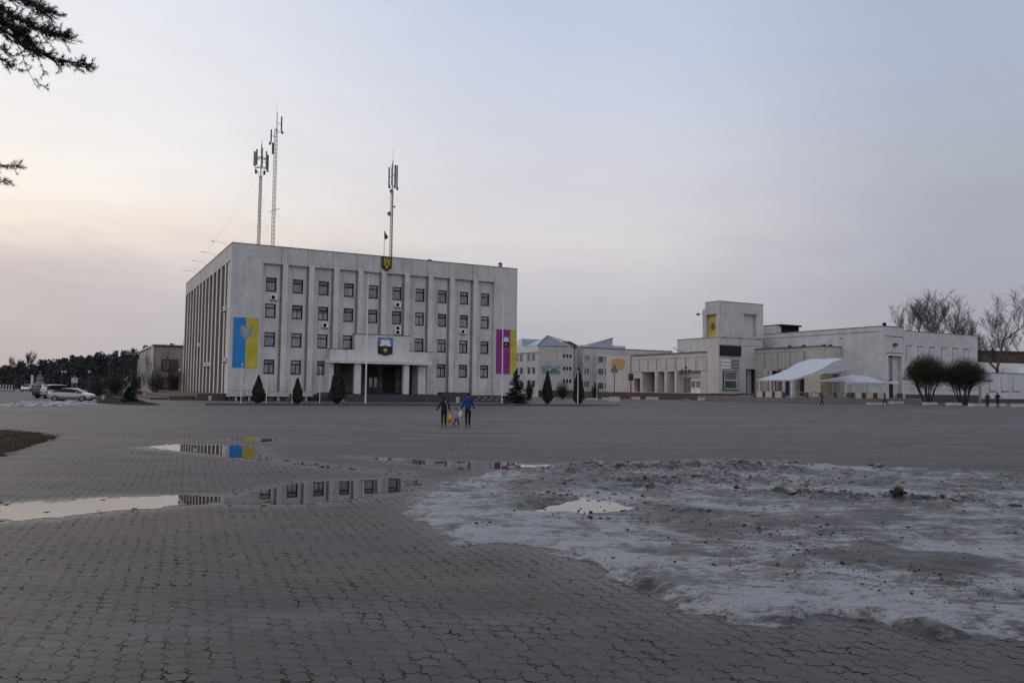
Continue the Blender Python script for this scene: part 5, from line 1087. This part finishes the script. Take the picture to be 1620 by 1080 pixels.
# undergrowth in front of the wood
ug = MB()
for k in range(5200):
    px = rnd(-420, 285); Y = rnd(225, 268); b0 = at_ground(px, Y); H = rnd(2, 4.6)
    ug.leaf(b0 + Vector((0, 0, rnd(0, H))), rnd(.4, .9))
o = ug.build('undergrowth', mk('undergrowth_brown', (.03, .024, .022), .95, .4, .2, glob=True), recalc=False); props(o, 'dark bare undergrowth along the edge of the far wood', 'undergrowth', kind='stuff')
# ---- pine reaching in from the left
random.seed(5); R = random.Random(5)
PY = 20.; tpos = Vector((-17.6, 20.6, 0)); pn = thing('pine_tree', 'near pine whose needle branches reach in at the upper left corner', 'tree', tpos)
tk = MB(); tk.tube([(0, 0, -.2), (.1, 0, 4), (-.1, .1, 9), (.1, 0, 15)], [.3, .26, .2, .1], 10, False); tk.build('trunk', mk('pine_bark', (.10, .06, .04), .9, .5, 6, stretch=(1, 1, .3), bump=.03), pn, smooth=True)
def PT(px, py, dy=0): return atY(px, py, PY + dy) - tpos
br_ = MB(); nd_ = MB()
def tuft(p, d, L=.11, n_=26):
    d = d.normalized()
    for k in range(n_):
        v = (d * R.uniform(.1, 1.) + Vector((R.gauss(0, .75), R.gauss(0, .75), R.gauss(.1, .75)))).normalized(); l = L * R.uniform(.6, 1.1); s_ = v.cross(Vector((R.gauss(0, 1), R.gauss(0, 1), R.gauss(0, 1)))).normalized() * .0055; q = p + d * R.uniform(-.09, .05)
        nd_.add([q - s_, q + s_, q + v * l], [(0, 1, 2)])
def branch(pts, r0, dens, spread, tmin=.2):
    P = [PT(x, y, dy) for x, y, dy in pts]; br_.tube([Vector((0, 0, P[0].z + .3))] + P if pts[0][0] < -30 else P, [r0 * 1.4] * (1 if pts[0][0] < -30 else 0) + [r0 * (1 - .8 * i / (len(P) - 1)) for i in range(len(P))], 5, False)
    for a, c in zip(P[:-1], P[1:]):
        L = (c - a).length
        for k in range(int(L * dens)):
            q = a.lerp(c, R.random()); d = ((c - a).normalized() * .8 + Vector((R.gauss(0, .5), R.gauss(0, .8), R.gauss(-.02, .5)))).normalized(); l = spread * R.uniform(.3, 1); m_ = q + d * l * .6 + Vector((0, 0, -.03)); e = m_ + (d + Vector((0, 0, .35))).normalized() * l * .5
            br_.tube([q, m_, e], [.008, .006, .004], 3, False); tuft(e, (e - m_))
            if l > .2: tuft(m_, d, .10)
    tuft(P[-1], P[-1] - P[-2])
for dy in (-.3, .35):
    branch([(-70, -25, dy), (-10, 8, dy), (30, 30, dy), (66, 47, dy), (106, 57, 0)], .03, 40, .36)
    branch([(-70, 15, dy), (-5, 42, dy), (24, 60, dy), (50, 78, dy), (82, 92, 0), (112, 98, 0), (140, 103, 0)], .035, 30, .30)
    branch([(-70, -40, dy), (0, -12, dy), (50, 4, dy), (82, 20, 0)], .03, 40, .34)
    branch([(-60, 20, dy), (-10, 25, dy), (25, 45, dy), (48, 64, dy)], .03, 60, .36)
branch([(22, 62, 0), (34, 82, 0), (42, 108, 0), (52, 126, 0), (74, 141, 0)], .014, 7, .22)
branch([(-60, 62, .2), (-15, 84, .2), (8, 98, .2), (32, 112, .2)], .02, 26, .32); branch([(-60, 50, -.2), (-20, 66, -.2), (6, 78, 0), (20, 90, 0)], .02, 22, .30)
branch([(-70, 262, 0), (-20, 256, 0), (8, 262, 0), (30, 262, 0)], .02, 30, .24); branch([(-60, 280, 0), (-20, 278, 0), (0, 284, 0), (13, 287, 0)], .016, 30, .2)
branch([(58, 84, 0), (64, 98, 0), (70, 116, 0)], .01, 12, .16)
for k in range(7): # the rest of the crown, out of frame
    a = 2 * math.pi * k / 7 + 1.2
    if math.cos(a) > .3: continue
    e = Vector((math.cos(a) * 3, math.sin(a) * 3, 11 + R.uniform(-2, 3))); br_.tube([(0, 0, e.z - .5), e], [.06, .02], 4, False)
    for j in range(60): tuft(Vector((0, 0, e.z - .5)).lerp(e, R.uniform(.3, 1)) + Vector((R.gauss(0, .4), R.gauss(0, .4), R.gauss(0, .3))), Vector((math.cos(a), math.sin(a), .3)), .16, 12)
br_.build('branches', M['bark'], pn, recalc=False); nd_.build('crown', M['pine'], pn, recalc=False)
# ================================================================== CARS
def car(label, px, py, Y, rz, kind='saloon', paint=None, L=4.5, name='parked_car'):
    p = G(px, py); t = thing(name, label, 'car', p, rz, None)
    van = kind != 'saloon'; H = 1.46 if not van else 1.75; Wd = .88
    # stations along x (front = +x): x, z floor, z belt, z top, half width belt, half width top
    S = ([(-2.25, .42, .78, .80, .70, .66), (-2.18, .28, .98, 1.0, .80, .70), (-1.75, .22, 1.02, 1.06, .86, .70), (-1.1, .20, 1.00, 1.38, .88, .62), (-.4, .20, .97, 1.46, .88, .63), (.3, .20, .94, 1.42, .88, .63), (.95, .20, .92, 1.10, .88, .68), (1.25, .20, .90, .96, .87, .72), (1.75, .22, .84, .88, .83, .70), (2.15, .26, .72, .75, .76, .64), (2.28, .36, .58, .60, .62, .55)]
         if not van else [(-2.2, .45, .85, .90, .78, .72), (-2.15, .30, 1.05, 1.60, .84, .66), (-1.9, .24, 1.06, 1.72, .88, .68), (-1.0, .22, 1.05, 1.76, .9, .70), (0, .22, 1.03, 1.74, .9, .70), (.6, .22, 1.02, 1.62, .9, .70), (1.15, .22, 1.0, 1.14, .9, .74), (1.3, .22, .99, 1.06, .89, .75), (1.85, .25, .94, .98, .85, .72), (2.15, .30, .82, .86, .78, .66), (2.25, .40, .62, .65, .68, .6)])
    k = L / 4.53; S = [(x * k,) + s for x, *s in S for s in [tuple(s)]]
    def ring(x, zf, zb, zt, wb, wt):
        zm = zf + (zb - zf) * .5
        return [(x, 0, zf), (x, wb * .88, zf), (x, wb * .98, zf + .1), (x, wb * 1.01, zm), (x, wb, zb), (x, (wb * .4 + wt * .6), zb + (zt - zb) * .6), (x, wt, zt - .05 * min(1, (zt - zb) * 3)), (x, wt * .8, zt), (x, 0, zt + .01)]
    q = MB(); R_ = []
    for s in S:
        r = ring(*s); R_.append(r + [(a, -b, c) for a, b, c in r[-2:0:-1]])
    n_ = len(R_[0]); q.add([v for r in R_ for v in r], [(i * n_ + j, i * n_ + (j + 1) % n_, (i + 1) * n_ + (j + 1) % n_, (i + 1) * n_ + j) for i in range(len(R_) - 1) for j in range(n_)] + [tuple(range(n_))[::-1], tuple((len(R_) - 1) * n_ + j for j in range(n_))])
    bo = q.build('body', paint, t, smooth=True)
    md = bo.modifiers.new('b', 'SUBSURF'); md.levels = md.render_levels = 1
    q = {1: MB(), -1: MB()}
    rows = [i for i in range(len(S) - 1) if S[i + 1][3] - S[i + 1][2] > .12 or S[i][3] - S[i][2] > .12]
    for sg in (1, -1):
        for i in rows[0:]:
            a, b = S[i], S[i + 1]
            if a[3] - a[2] < .06 and b[3] - b[2] < .2: continue
            def PQ(s, f):
                y1 = s[4] * .4 + s[5] * .6; h = s[3] - s[2]
                return (s[0], sg * ((s[4] + (y1 - s[4]) * f / .6 if f <= .6 else y1 + (s[5] - y1) * (f - .6) / .36) + .018), s[2] + h * f + .015)
            q[sg].add([PQ(s_, f) for f in (.06, .6, .86) for s_ in (a, b)], [(0, 1, 3, 2), (2, 3, 5, 4)])
        q[sg].build('side_window', M['carglass'], t, smooth=True)
    # windscreen and rear screen
    def screen(i0, i1, off):
        a, b = S[i0], S[i1]; w = MB(); w.add([(a[0] + off, -a[5] * .86, a[3] + .035), (a[0] + off, a[5] * .86, a[3] + .035), (b[0] + off, b[5] * .92, b[3] + .02), (b[0] + off, -b[5] * .92, b[3] + .02)], [(0, 1, 2, 3)]); return w
    nf = 5 if not van else 5
    screen(nf, nf + 2, .05).build('windscreen', M['carglass'], t); (screen(3, 2, -.05) if not van else screen(2, 1, -.06)).build('rear_window', M['carglass'], t)
    for x in (-1.36 * k, 1.36 * k):
        for sg in (1, -1):
            wl = MB(); wl.lathe([(.12, -.10), (.315, -.10), (.33, -.06), (.33, .06), (.315, .10), (.12, .10)], 20, (x, sg * (Wd - .06), .32), 'y'); w_ = wl.build('wheel', M['black'], t, smooth=False)
            MB().lathe([(.04, -.115), (.19, -.108), (.21, -.10), (.21, .10), (.19, .108), (.04, .115)], 12, (x, sg * (Wd - .055), .32), 'y').build('rim', M['metal'], w_)
            MB().lathe([(.385, -.02), (.385, .045)], 20, (x, sg * (Wd - .05), .34), 'y').build('wheel_arch', M['black'], t)
    for sg in (1, -1):
        MB().box(S[-2][0] - .12, S[-2][0] + .05, sg * .58 - .14, sg * .58 + .14, .60, .74).build('headlight', M['glass2'], t); MB().box(S[0][0] - .04, S[0][0] + .14, sg * .62 - .13, sg * .62 + .13, .70, .88).build('tail_light', mk('tail_red', (.2, .01, .01), .3, .1, 3), t)
        MB().box(.72 * k, .86 * k, sg * .92 - .07, sg * .92 + .07, .95, 1.07).build('mirror', paint, t)
    MB().box(-1.0 * k, 1.0 * k, -Wd - .02, Wd + .02, .40, .47).build('side_moulding', M['frame'], t); MB().box(S[-1][0] - .1, S[-1][0] + .05, -.6, .6, .36, .46).build('front_bumper', M['frame'], t); MB().box(S[0][0] - .04, S[0][0] + .1, -.6, .6, .40, .50).build('rear_bumper', M['frame'], t)
    return t
def paintmat(nm, c): 
    mt, n, b = newmat(nm); b.inputs['Base Color'].default_value = (*c, 1); b.inputs['Roughness'].default_value = .28; b.inputs['Metallic'].default_value = .35; b.inputs['Coat Weight'].default_value = .5
    n.L.new(n.map(n.noise(n('TexCoord').outputs['Object'], 6, 3), .3, .7, .22, .4), b.inputs['Roughness']); return mt
SIL = paintmat('silver_paint', (.42, .44, .46))
car('silver saloon parked side on at the left edge of the square', 114, 635.2, 83, .10, 'saloon', SIL)
car('silver estate car parked behind the silver saloon', 96, 630, 96, 1.05, 'van', paintmat('silver_estate', (.45, .46, .48)), 4.6)
car('dark estate car whose tail shows left of the silver estate car', 82, 629.5, 100, 1.2, 'van', paintmat('dark_estate', (.03, .03, .035)), 4.6)
car('white car driving on the far road toward the wood', 42, 619.2, 0, -1.15, 'saloon', paintmat('white_car', (.6, .6, .61)), 4.3, 'white_car')
# ================================================================== PEOPLE
def skin(name, chains, mat, parent, sub=1, root=0):
    """chains: list of [(pos, radius), ...]; points at the same place are merged; grown with a Skin modifier"""
    V, E, Rr, idx = [], [], [], {}
    for ch in chains:
        prev = None
        for p, r in ch:
            k = tuple(round(c, 4) for c in p)
            if k not in idx: idx[k] = len(V); V.append(p); Rr.append(r)
            i = idx[k]
            if prev is not None and prev != i and (prev, i) not in E: E.append((prev, i))
            prev = i
    me = bpy.data.meshes.new(name); me.from_pydata(V, E, []); o = bpy.data.objects.new(name, me); COL.objects.link(o)
    md = o.modifiers.new('skin', 'SKIN'); md.use_smooth_shade = True
    sv = me.skin_vertices[0].data if me.skin_vertices else None
    if sv is None:
        bpy.context.view_layer.objects.active = o; o.data.update(); 
    sv = o.data.skin_vertices[0].data
    for i, r in enumerate(Rr): sv[i].radius = (r, r) if not isinstance(r, tuple) else r; sv[i].use_root = (i == root)
    if sub: m2 = o.modifiers.new('sub', 'SUBSURF'); m2.levels = m2.render_levels = sub
    dg = bpy.context.evaluated_depsgraph_get(); dg.update(); nm = bpy.data.meshes.new_from_object(o.evaluated_get(dg)); o.modifiers.clear(); o.data = nm
    nm.materials.clear(); nm.materials.append(mat); nm.polygons.foreach_set('use_smooth', [True] * len(nm.polygons)); o.parent = parent
    return o
M['skin'] = mk('skin_tone', (.42, .27, .20), .6, .08, 5)
def person(label, px, py, hpx, rz, stride=.2, coat=(.012, .012, .014), legs=(.012, .012, .014), hat=None, hair=(.03, .02, .015), long_=.86, armL=(.10, -.25), armR=(.1, .25), hood=False, stripe=False, group=None, child=False):
    p = G(px, py); p.z = gz(p.x, p.y); Hh = hpx / F * p.y; t = thing('person', label, 'person', p, rz, group); k = Hh / 1.75
    hs = 1.28 if child else 1.
    def v(x, y, z): return (x * k, y * k, z * k)
    def hand(w, d, sg):
        d = Vector(d).normalized(); w = Vector(w); pc = w + d * .045 * k; out_ = []
        ch = [[(tuple(w), .026 * k), (tuple(pc), (.036 * k, .02 * k))]]
        side = Vector((0, 1, 0))
        for j in range(4):
            b0 = pc + d * .03 * k + side * (.030 - .02 * j) * k; L = (.066, .075, .07, .055)[j] * k; b1 = b0 + d * L * .5; b2 = b1 + (d + Vector((-.3 * sg, 0, 0))).normalized() * L * .5
            ch.append([(tuple(pc), (.036 * k, .02 * k)), (tuple(b0), .0095 * k), (tuple(b1), .009 * k), (tuple(b2), .007 * k)])
        tb = w + d * .03 * k + side * .035 * k; ch.append([(tuple(pc), (.036 * k, .02 * k)), (tuple(tb), .011 * k), (tuple(tb + (d * .6 + side).normalized() * .045 * k), .009 * k)])
        return ch
    s = stride; feet = {1: s, -1: -s}
    body = [[(v(0, 0, .95), (.13 * k, .10 * k)), (v(0, 0, 1.15), (.13 * k, .09 * k)), (v(0, 0, 1.36), (.16 * k, .10 * k)), (v(0, .0, 1.47), .07 * k), (v(0, .02, 1.54), .052 * k), (v(0, .03, 1.60), .075 * k * hs), (v(0, .025, 1.67), .088 * k * hs), (v(0, .015, 1.735), .06 * k * hs)]]
    body.append([(v(0, .03, 1.60), .075 * k * hs), (v(0, .115 * hs, 1.625), .016 * k)])   # nose
    H_ = {}
    for sg, (fo, sw) in ((1, armR), (-1, armL)):
        el = v(sg * (.235 + abs(fo) * .3), sw * .35, 1.14); wr = v(sg * (.25 + abs(fo)), sw + .04, .91)
        body.append([(v(0, 0, 1.36), (.16 * k, .10 * k)), (v(sg * .18, 0, 1.40), .058 * k), (el, .043 * k), (wr, .026 * k)]); d = Vector(wr) - Vector(el); body += hand(wr, d, sg); H_[sg] = (el, wr, d.normalized())
        y = feet[sg]; bk = -.08 if y < 0 else .05
        body.append([(v(0, 0, .95), (.13 * k, .10 * k)), (v(sg * .09, 0, .88), .085 * k), (v(sg * .095, y * .5 + .05, .49), .058 * k), (v(sg * .095, y + bk * .5, .10 + (.07 if y < 0 else 0)), .04 * k), (v(sg * .10, y + .13, .035 + (.0 if y < 0 else 0)), .035 * k)])
    skin('body', body, M['skin'], t)
    cm = mk('coat_cloth', coat, .85, .25, 6); lm = mk('trouser_cloth', legs, .85, .25, 6)
    wd = 1.35 if child else 1.; fl = 1 + (.95 - long_) * .9
    co = [[(v(0, 0, long_), (.19 * k * fl * wd, .155 * k * fl * wd)), (v(0, 0, .99), (.178 * k * wd, .145 * k * wd)), (v(0, 0, 1.2), (.17 * k, .125 * k)), (v(0, 0, 1.37), (.19 * k, .125 * k)), (v(0, .01, 1.47), (.09 * k, .085 * k)), (v(0, .015, 1.54), .072 * k)]]
    for sg in (1, -1):
        el, wr, d = H_[sg]; co.append([(v(0, 0, 1.37), (.19 * k, .125 * k)), (v(sg * .19, 0, 1.40), .078 * k), (el, .062 * k), (tuple(Vector(wr) - d * .02 * k), .045 * k)])
    skin('coat', co, cm, t)
    tr = []
    for sg in (1, -1):
        y = feet[sg]; bk = -.08 if y < 0 else .05
        tr.append([(v(0, 0, 1.02), (.155 * k, .125 * k)), (v(0, 0, .93), (.16 * k, .125 * k)), (v(sg * .09, 0, .86), .10 * k), (v(sg * .095, y * .5 + .05, .49), .074 * k), (v(sg * .097, y + bk * .5, .075 + (.05 if y < 0 else 0)), .060 * k)])
    skin('trousers', tr, lm, t)
    for sg in (1, -1):
        y = feet[sg]; bk = -.08 if y < 0 else .05; z = .05 + (.06 if y < 0 else 0)
        skin('shoe', [[(v(sg * .097, y + bk * .5 - .04, z), (.045 * k, .045 * k)), (v(sg * .10, y + .05, .045), (.048 * k, .04 * k)), (v(sg * .10, y + .15, .035), (.042 * k, .03 * k))]], M['black'], t)
    sc2 = MB(); sc2.ico(v(0, .015, 1.53), .088 * k * hs, 2, .05, (1, .95, .62)); sc2.build('collar', cm, t, smooth=True)
    hm = MB(); c_ = Vector(v(0, .008, 1.675)); rr = .108 * k * hs
    hm.ico(c_, rr, 3, .06, (.92, 1.0, 1.0)); hm.v = [(x, min(y, c_.y + rr * .35) if z < c_.z + rr * .35 else y, max(z, c_.z - rr * (.55 if not hood else 1.0))) for x, y, z in hm.v]
    hm.build('hat' if hat else 'hood' if hood else 'hair', mk('head_cover', hat or (coat if hood else hair), .9, .3, 8), t, smooth=True)
    for sg in (1, -1): MB().ico(v(sg * .032, .1 * hs, 1.655), .011 * k, 1).build('eye', M['black'], t)
    if stripe: MB().bar(v(.06, -.12, 1.49), v(.21, -.10, 1.2), .055 * k, .02 * k).build('bag_strap', M['white'], t)
    if hat is not None or hood: pass
    return t, H_, k
w1, h1, k1 = person('adult in a long black coat with a white strap, walking with the child', 702, 674, 47, .1, .13, (.010, .010, .011), (.012, .012, .014), None, (.012, .01, .01), .72, (.22, -.05), (.13, .05), hood=True, stripe=True)
w2, h2, k2 = person('adult in a bright blue jacket and black trousers, right of the child', 740, 674.5, 52, .12, .2, (.012, .035, .20), (.008, .008, .009), (.008, .008, .009), (.02, .02, .02), .93, (.12, .05), (.1, -.1))
w3, h3, k3 = person('small child in a pale pink coat walking between the two adults', 721.5, 673.5, 28, -1.2, .24, (.42, .30, .30), (.02, .02, .022), (.10, .06, .07), (.05, .03, .02), .62, (.16, .2), (.1, -.15), child=True)
person('pedestrian in a dark brown coat, left one of the pair at the right edge', 1562.5, 643.8, 22, -.5, .08, (.03, .022, .022), (.012, .012, .014), None, (.02, .015, .012), .62, (.06, .05), (.05, -.05)); person('pedestrian in a black coat, right one of the pair at the right edge', 1578.5, 643.8, 23, -.4, .1, (.012, .013, .018), (.01, .01, .012), None, (.012, .01, .01), .8, (.05, .0), (.06, .0))
person('lone pedestrian in black passing the small right awning', 1400, 640.5, 20.5, 1.4, .2, (.008, .008, .01), (.01, .01, .012), None, (.01, .01, .01), .78, (.2, .1), (.08, -.1), hood=True); person('lone pedestrian in dark red walking below the arched rails', 1300.5, 641.5, 18, 1.5, .22, (.05, .02, .025), (.012, .012, .02), None, (.02, .015, .012), .85, (.08, .15), (.06, -.15))
# things carried
def held(name, label, cat, px, py, hpx):
    pass
def wpos(t, q): return Matrix.Rotation(t.rotation_euler[2], 3, 'Z') @ Vector(q) + Vector(t.location)
c_ = wpos(w1, h1[1][1]); t = thing('balloon', 'yellow ball shaped bag carried between the black coat and the child', 'bag', (atY(711, 660, c_.y).x, c_.y - .05, c_.z - .40))
q = MB(); q.lathe([(.02, -.22), (.09, -.19), (.145, -.08), (.155, .02), (.135, .13), (.08, .20), (.03, .23), (.012, .26)], 18); q.build('bag', mk('yellow_bag', (.50, .30, .03), .5, .25, 4), t, smooth=True); q = MB(); q.tube([(0, 0, .25), (-.08, 0, .36), (-.13, .02, .44)], .008, 5); q.build('string', M['black'], t); t.name = 'carry_bag'
c_ = wpos(w2, h2[-1][1]); t = thing('carry_bag', 'white plastic carrier bag in the left hand of the blue jacket', 'bag', (c_.x, c_.y, c_.z - .09))
q = MB(); q.add([(-.03, -.02, .06), (.03, -.02, .06), (.03, .02, .06), (-.03, .02, .06), (-.13, -.06, -.16), (.10, -.06, -.16), (.10, .06, -.16), (-.13, .06, -.16), (-.15, -.05, -.34), (.09, -.05, -.36), (.09, .05, -.36), (-.15, .05, -.34)], [(0, 1, 5, 4), (1, 2, 6, 5), (2, 3, 7, 6), (3, 0, 4, 7), (4, 5, 9, 8), (5, 6, 10, 9), (6, 7, 11, 10), (7, 4, 8, 11), (8, 9, 10, 11), (0, 3, 2, 1)]); o = q.build('bag', mk('white_bag', (.62, .62, .66), .5, .1, 6), t, smooth=True); md = o.modifiers.new('s', 'SUBSURF'); md.levels = md.render_levels = 1
# ================================================================== STREET FURNITURE
def block(px0, px1, py, hpx, label):
    a, b = G(px0, py), G(px1, py); L = (b - a).length; h = hpx / F * a.y; t = thing('concrete_block', label, 'concrete block', a.lerp(b, .5), math.atan2(b.y - a.y, b.x - a.x), 'white painted concrete blocks around the square')
    q = MB(); q.prism([(-L / 2, 0), (L / 2, 0), (L / 2, h * .86), (L / 2 - .06, h), (-L / 2 + .06, h), (-L / 2, h * .86)], 0, .5); q.build('block', M['whiteblock'], t); MB().box(-L / 2 + .1, L / 2 - .1, -.03, -.002, 0, h * .14).build('dirty_foot', M['kerb'], t)
for a in ((997, 1012, 632.8, 5.4, 'white concrete block, left of the two below the round sign'), (1022, 1041, 633, 5.4, 'white concrete block, right of the two below the round sign'), (1105, 1121.5, 633.6, 5, 'white concrete block, left of the two below the white double doors'), (1126, 1143, 633.8, 5, 'white concrete block, right of the two below the tower'),
          (1411, 1429.5, 639.2, 4.6, 'white concrete block in front of the hall entrance portal'), (1465, 1483.5, 640.6, 4.4, 'white concrete block below the left pruned willow'), (1502, 1522, 641.3, 4.5, 'white concrete block below the right pruned willow'), (1537.7, 1558.5, 643.2, 5, 'white concrete block left of the pair of pedestrians'), (1571, 1592, 643.4, 5, 'white concrete block behind the right pedestrian of the pair'), (1606, 1640, 644, 4.8, 'white concrete block cut by the right picture edge'),
          (1376, 1404, 640, 3, 'low whitish slab by the lone pedestrian in black'), (952, 964, 633.5, 5, 'white concrete block left of the tall lamp with the square head'), (928, 946, 633.5, 4, 'white concrete block right of the rightmost columnar evergreen')): block(*a)
def lamp(px, py, ytop, label, globes=True):
    p = G(px, py); t = thing('street_lamp', label, 'street lamp', p); H = hgt(px, ytop, p.y) - p.z
    q = MB(); q.lathe([(.28, 0), (.28, .25), (.14, .35), (.10, 1.0), (.075, 1.1), (.06, H * .9), (.09, H * .92), (.03, H)], 10); q.build('pole', M['darkmetal'], t)
    for k in range(6):
        a = k * math.pi / 3 + .3; R_ = .75 * H / 6; e = (math.cos(a) * R_, math.sin(a) * R_, H * .90); q = MB(); q.tube([(0, 0, H * .80), (e[0] * .6, e[1] * .6, H * .80), (e[0], e[1], H * .86), e], .04, 5); a_ = q.build('arm', M['darkmetal'], t); MB().ico((e[0], e[1], e[2] + .16), .2, 2, 0).build('globe', mk('lamp_globe', (.10, .09, .085), .35, .3, 4) if k == 0 else bpy.data.materials['lamp_globe'], a_)
    MB().ico((0, 0, H + .1), .2, 2, 0).build('globe', bpy.data.materials['lamp_globe'], t); MB().lathe([(.55, 0), (.5, .4), (.3, .45)], 10).build('plinth', M['kerb'], t)
lamp(1085, 635, 582, 'many armed dark street lamp in front of the white double doors')
p = G(972, 635); t = thing('street_lamp', 'dark street lamp with a square crown before the ochre mural', 'street lamp', p); H = hgt(972, 584, p.y) - p.z
MB().lathe([(.25, 0), (.1, .4), (.065, .5), (.055, H)], 8).build('pole', M['darkmetal'], t); q = MB(); q.box(-.62, .62, -.62, .62, H - .15, H + .02); q.box(-.5, .5, -.5, .5, H - .55, H - .15); q.build('lamp_head', M['metal'], t); MB().lathe([(.62, H + .02), (.15, H + .3), (.1, H + .7)], 8).build('cap', M['darkmetal'], t); MB().box(-.75, .75, -.4, .4, 0, .75).build('plinth', M['whiteblock'], t)
p = G(998, 634); t = thing('round_sign', 'dark board with a ring emblem on a post left of the wing entrance', 'sign', p); H = hgt(998, 591, p.y) - p.z; h2_ = hgt(998, 602, p.y) - p.z
MB().tube([(0, 0, 0), (0, 0, H - .1)], .07, 8).build('post', M['darkmetal'], t); MB().box(-.4, .4, -.14, -.07, h2_, H).build('board', M['black'], t); q = MB(); zc = (H + h2_) / 2
q.tube([(.26 * math.cos(a * math.pi / 8), -.16, zc + .3 * math.sin(a * math.pi / 8)) for a in range(17)], .025, 5); q.build('ring', M['kerb'], t)
# ---- left background: fence, monument, pillar, billboard, lamps
def far(px, py, Y): return atY(px, py, Y)
fn_ = thing('white_fence', 'white baluster fence along the far road at the left edge', 'fence', at_ground(9, 170)); o_ = Vector(fn_.location); za, zb_ = hgt(9, 617, 170), hgt(9, 608, 170)
for k in range(16): MB().bar((-8 + k * .62, 0, za), (-7.8 + k * .62, 0, zb_), .2, .12).build('baluster', M['whiteblock'], fn_)
MB().box(-8.2, 1.9, -.1, .1, za - .5, za - .02).build('base', M['kerb'], fn_)
mo = thing('monument', 'grey tiered monument with a cross at the edge of the wood', 'monument', at_ground(63, 215)); z = [hgt(63, y, 215) for y in (612, 606, 603, 598, 596, 592, 588)]
q = MB(); q.lathe([(1.3, 0), (1.3, z[1]), (.8, z[2])], 8); q.build('base', M['kerb'], mo); q = MB(); q.lathe([(.7, z[2]), (1.0, z[3]), (.4, z[4])], 8); q.lathe([(.42, z[4]), (.6, (z[4] + z[5]) / 2), (.1, z[5])], 8); q.build('tower', M['kerb'], mo); q = MB(); q.box(-.08, .08, -.08, .08, z[5], z[6] + .3); q.box(-.35, .35, -.07, .07, z[6] - .15, z[6]); q.build('cross', M['metal'], mo)
pi_ = thing('pillar', 'thin white pillar left of the grey monument', 'pillar', at_ground(51, 200)); q = MB(); H = hgt(51, 593, 200); q.prism([(-.25, 0), (.25, 0), (.22, H), (-.22, H)], -.2, .2); q.build('shaft', M['offwhite'], pi_); MB().box(-.5, .5, -.5, .5, 0, .5).build('base', M['kerb'], pi_)
wa = thing('low_wall', 'low grey wall under the thin white pillar', 'wall', at_ground(56, 195)); h_ = hgt(56, 608.5, 195); q = MB(); q.box(-2, 3.2, -.3, .3, 0, h_); q.build('wall', M['kerb'], wa); MB().box(-2.1, 3.3, -.4, .4, h_, h_ + .15).build('coping', M['whiteblock'], wa)
bb_ = thing('billboard', 'small white billboard before the dark wood', 'billboard', at_ground(118, 200)); za, zb_ = hgt(118, 605.5, 200), hgt(118, 597.5, 200)
MB().box(-.75, .75, -.08, .08, za, zb_).build('panel', M['whiteblock'], bb_); q = MB(); q.box(-.6, -.45, -.05, .05, 0, za); q.build('post', M['kerb'], bb_); MB().box(.45, .6, -.05, .05, 0, za).build('post', M['kerb'], bb_); MB().box(-.3, .3, -.07, .07, zb_, zb_ + .5).build('cresting', M['kerb'], bb_)
for px, Y, yt, lab in ((141, 150, 587, 'slim street lamp with one globe before the wood, right of the billboard'), (98, 170, 587, 'slim street lamp with twin globes before the wood, left of the billboard'), (24, 190, 578, 'slim street lamp at the left before the poplar'), (284, 120, 584, 'slim street lamp with a globe near the flank of the office building')):
    t = thing('street_lamp', lab, 'street lamp', at_ground(px, Y)); H = hgt(px, yt, Y); MB().tube([(0, 0, 0), (0, 0, H - .3)], [.09, .05], 6).build('pole', M['darkmetal'], t); MB().ico((0, 0, H - .15), .24, 2, 0).build('globe', M['whiteblock'], t)
    if 'twin' in lab: MB().ico((.7, 0, H - .15), .24, 2, 0).build('globe', M['whiteblock'], t); MB().tube([(0, 0, H - .6), (.7, 0, H - .4)], .04, 4).build('arm', M['darkmetal'], t)
# ---- road at the far left, lawn island, snow strip
def sheet(name, pts, z, mat, seed, amp=.3, sp_=.4, hump=0., fall=.8):
    P = gp(pts); A = np.array(P); x0, y0 = A.min(0) - 1; x1, y1 = A.max(0) + 1; xs_ = np.arange(x0, x1, sp_); ys_ = np.arange(y0, y1, sp_); X_, Y_ = np.meshgrid(xs_, ys_); f_ = sdf(P, X_, Y_) + fract(X_, Y_, .5, 4, seed) * amp
    z_ = z + hump * np.clip(f_ / fall, 0, 1) * (.8 + 1.1 * fract(X_, Y_, .9, 3, seed + 3)); o = contour(name, xs_, ys_, f_, np.maximum(z_, z * .8), mat); props(o, kind='structure'); return o
M['asphalt'] = mk('asphalt', (.075, .070, .070), .8, .25, .6, bump=.004, glob=True)
sheet('road', [(-80, 641), (60, 639), (84, 622), (52, 613), (36, 612.5), (0, 617), (-80, 624)], .006, M['asphalt'], 3, .2, .8)
sheet('lawn', [(152, 637), (180, 639.2), (232, 640.8), (258, 640), (232, 637), (228, 634), (200, 629), (155, 629)], .02, M['lawn'], 8, .4, .4, .12)
sheet('lawn', [(150, 627), (228, 627), (240, 622), (200, 618), (150, 620)], .02, M['lawn'], 9, .4, .6, .25)
sheet('snow', [(3, 641), (30, 638.5), (60, 637.5), (100, 637), (140, 637.5), (146, 640), (110, 642), (60, 642.4), (20, 642.6)], .01, mk('old_snow_bank', (.27, .26, .26), .8, .7, 1.6, bump=.03, glob=True), 13, 1.3, .18, .16, .6)
sheet('paving_band', [(150, 629), (258, 632), (330, 633), (330, 630), (250, 626), (160, 627.5)], .010, mk('pale_slabs', (.115, .108, .105), .8, .2, .8, glob=True), 21, .1, .5)
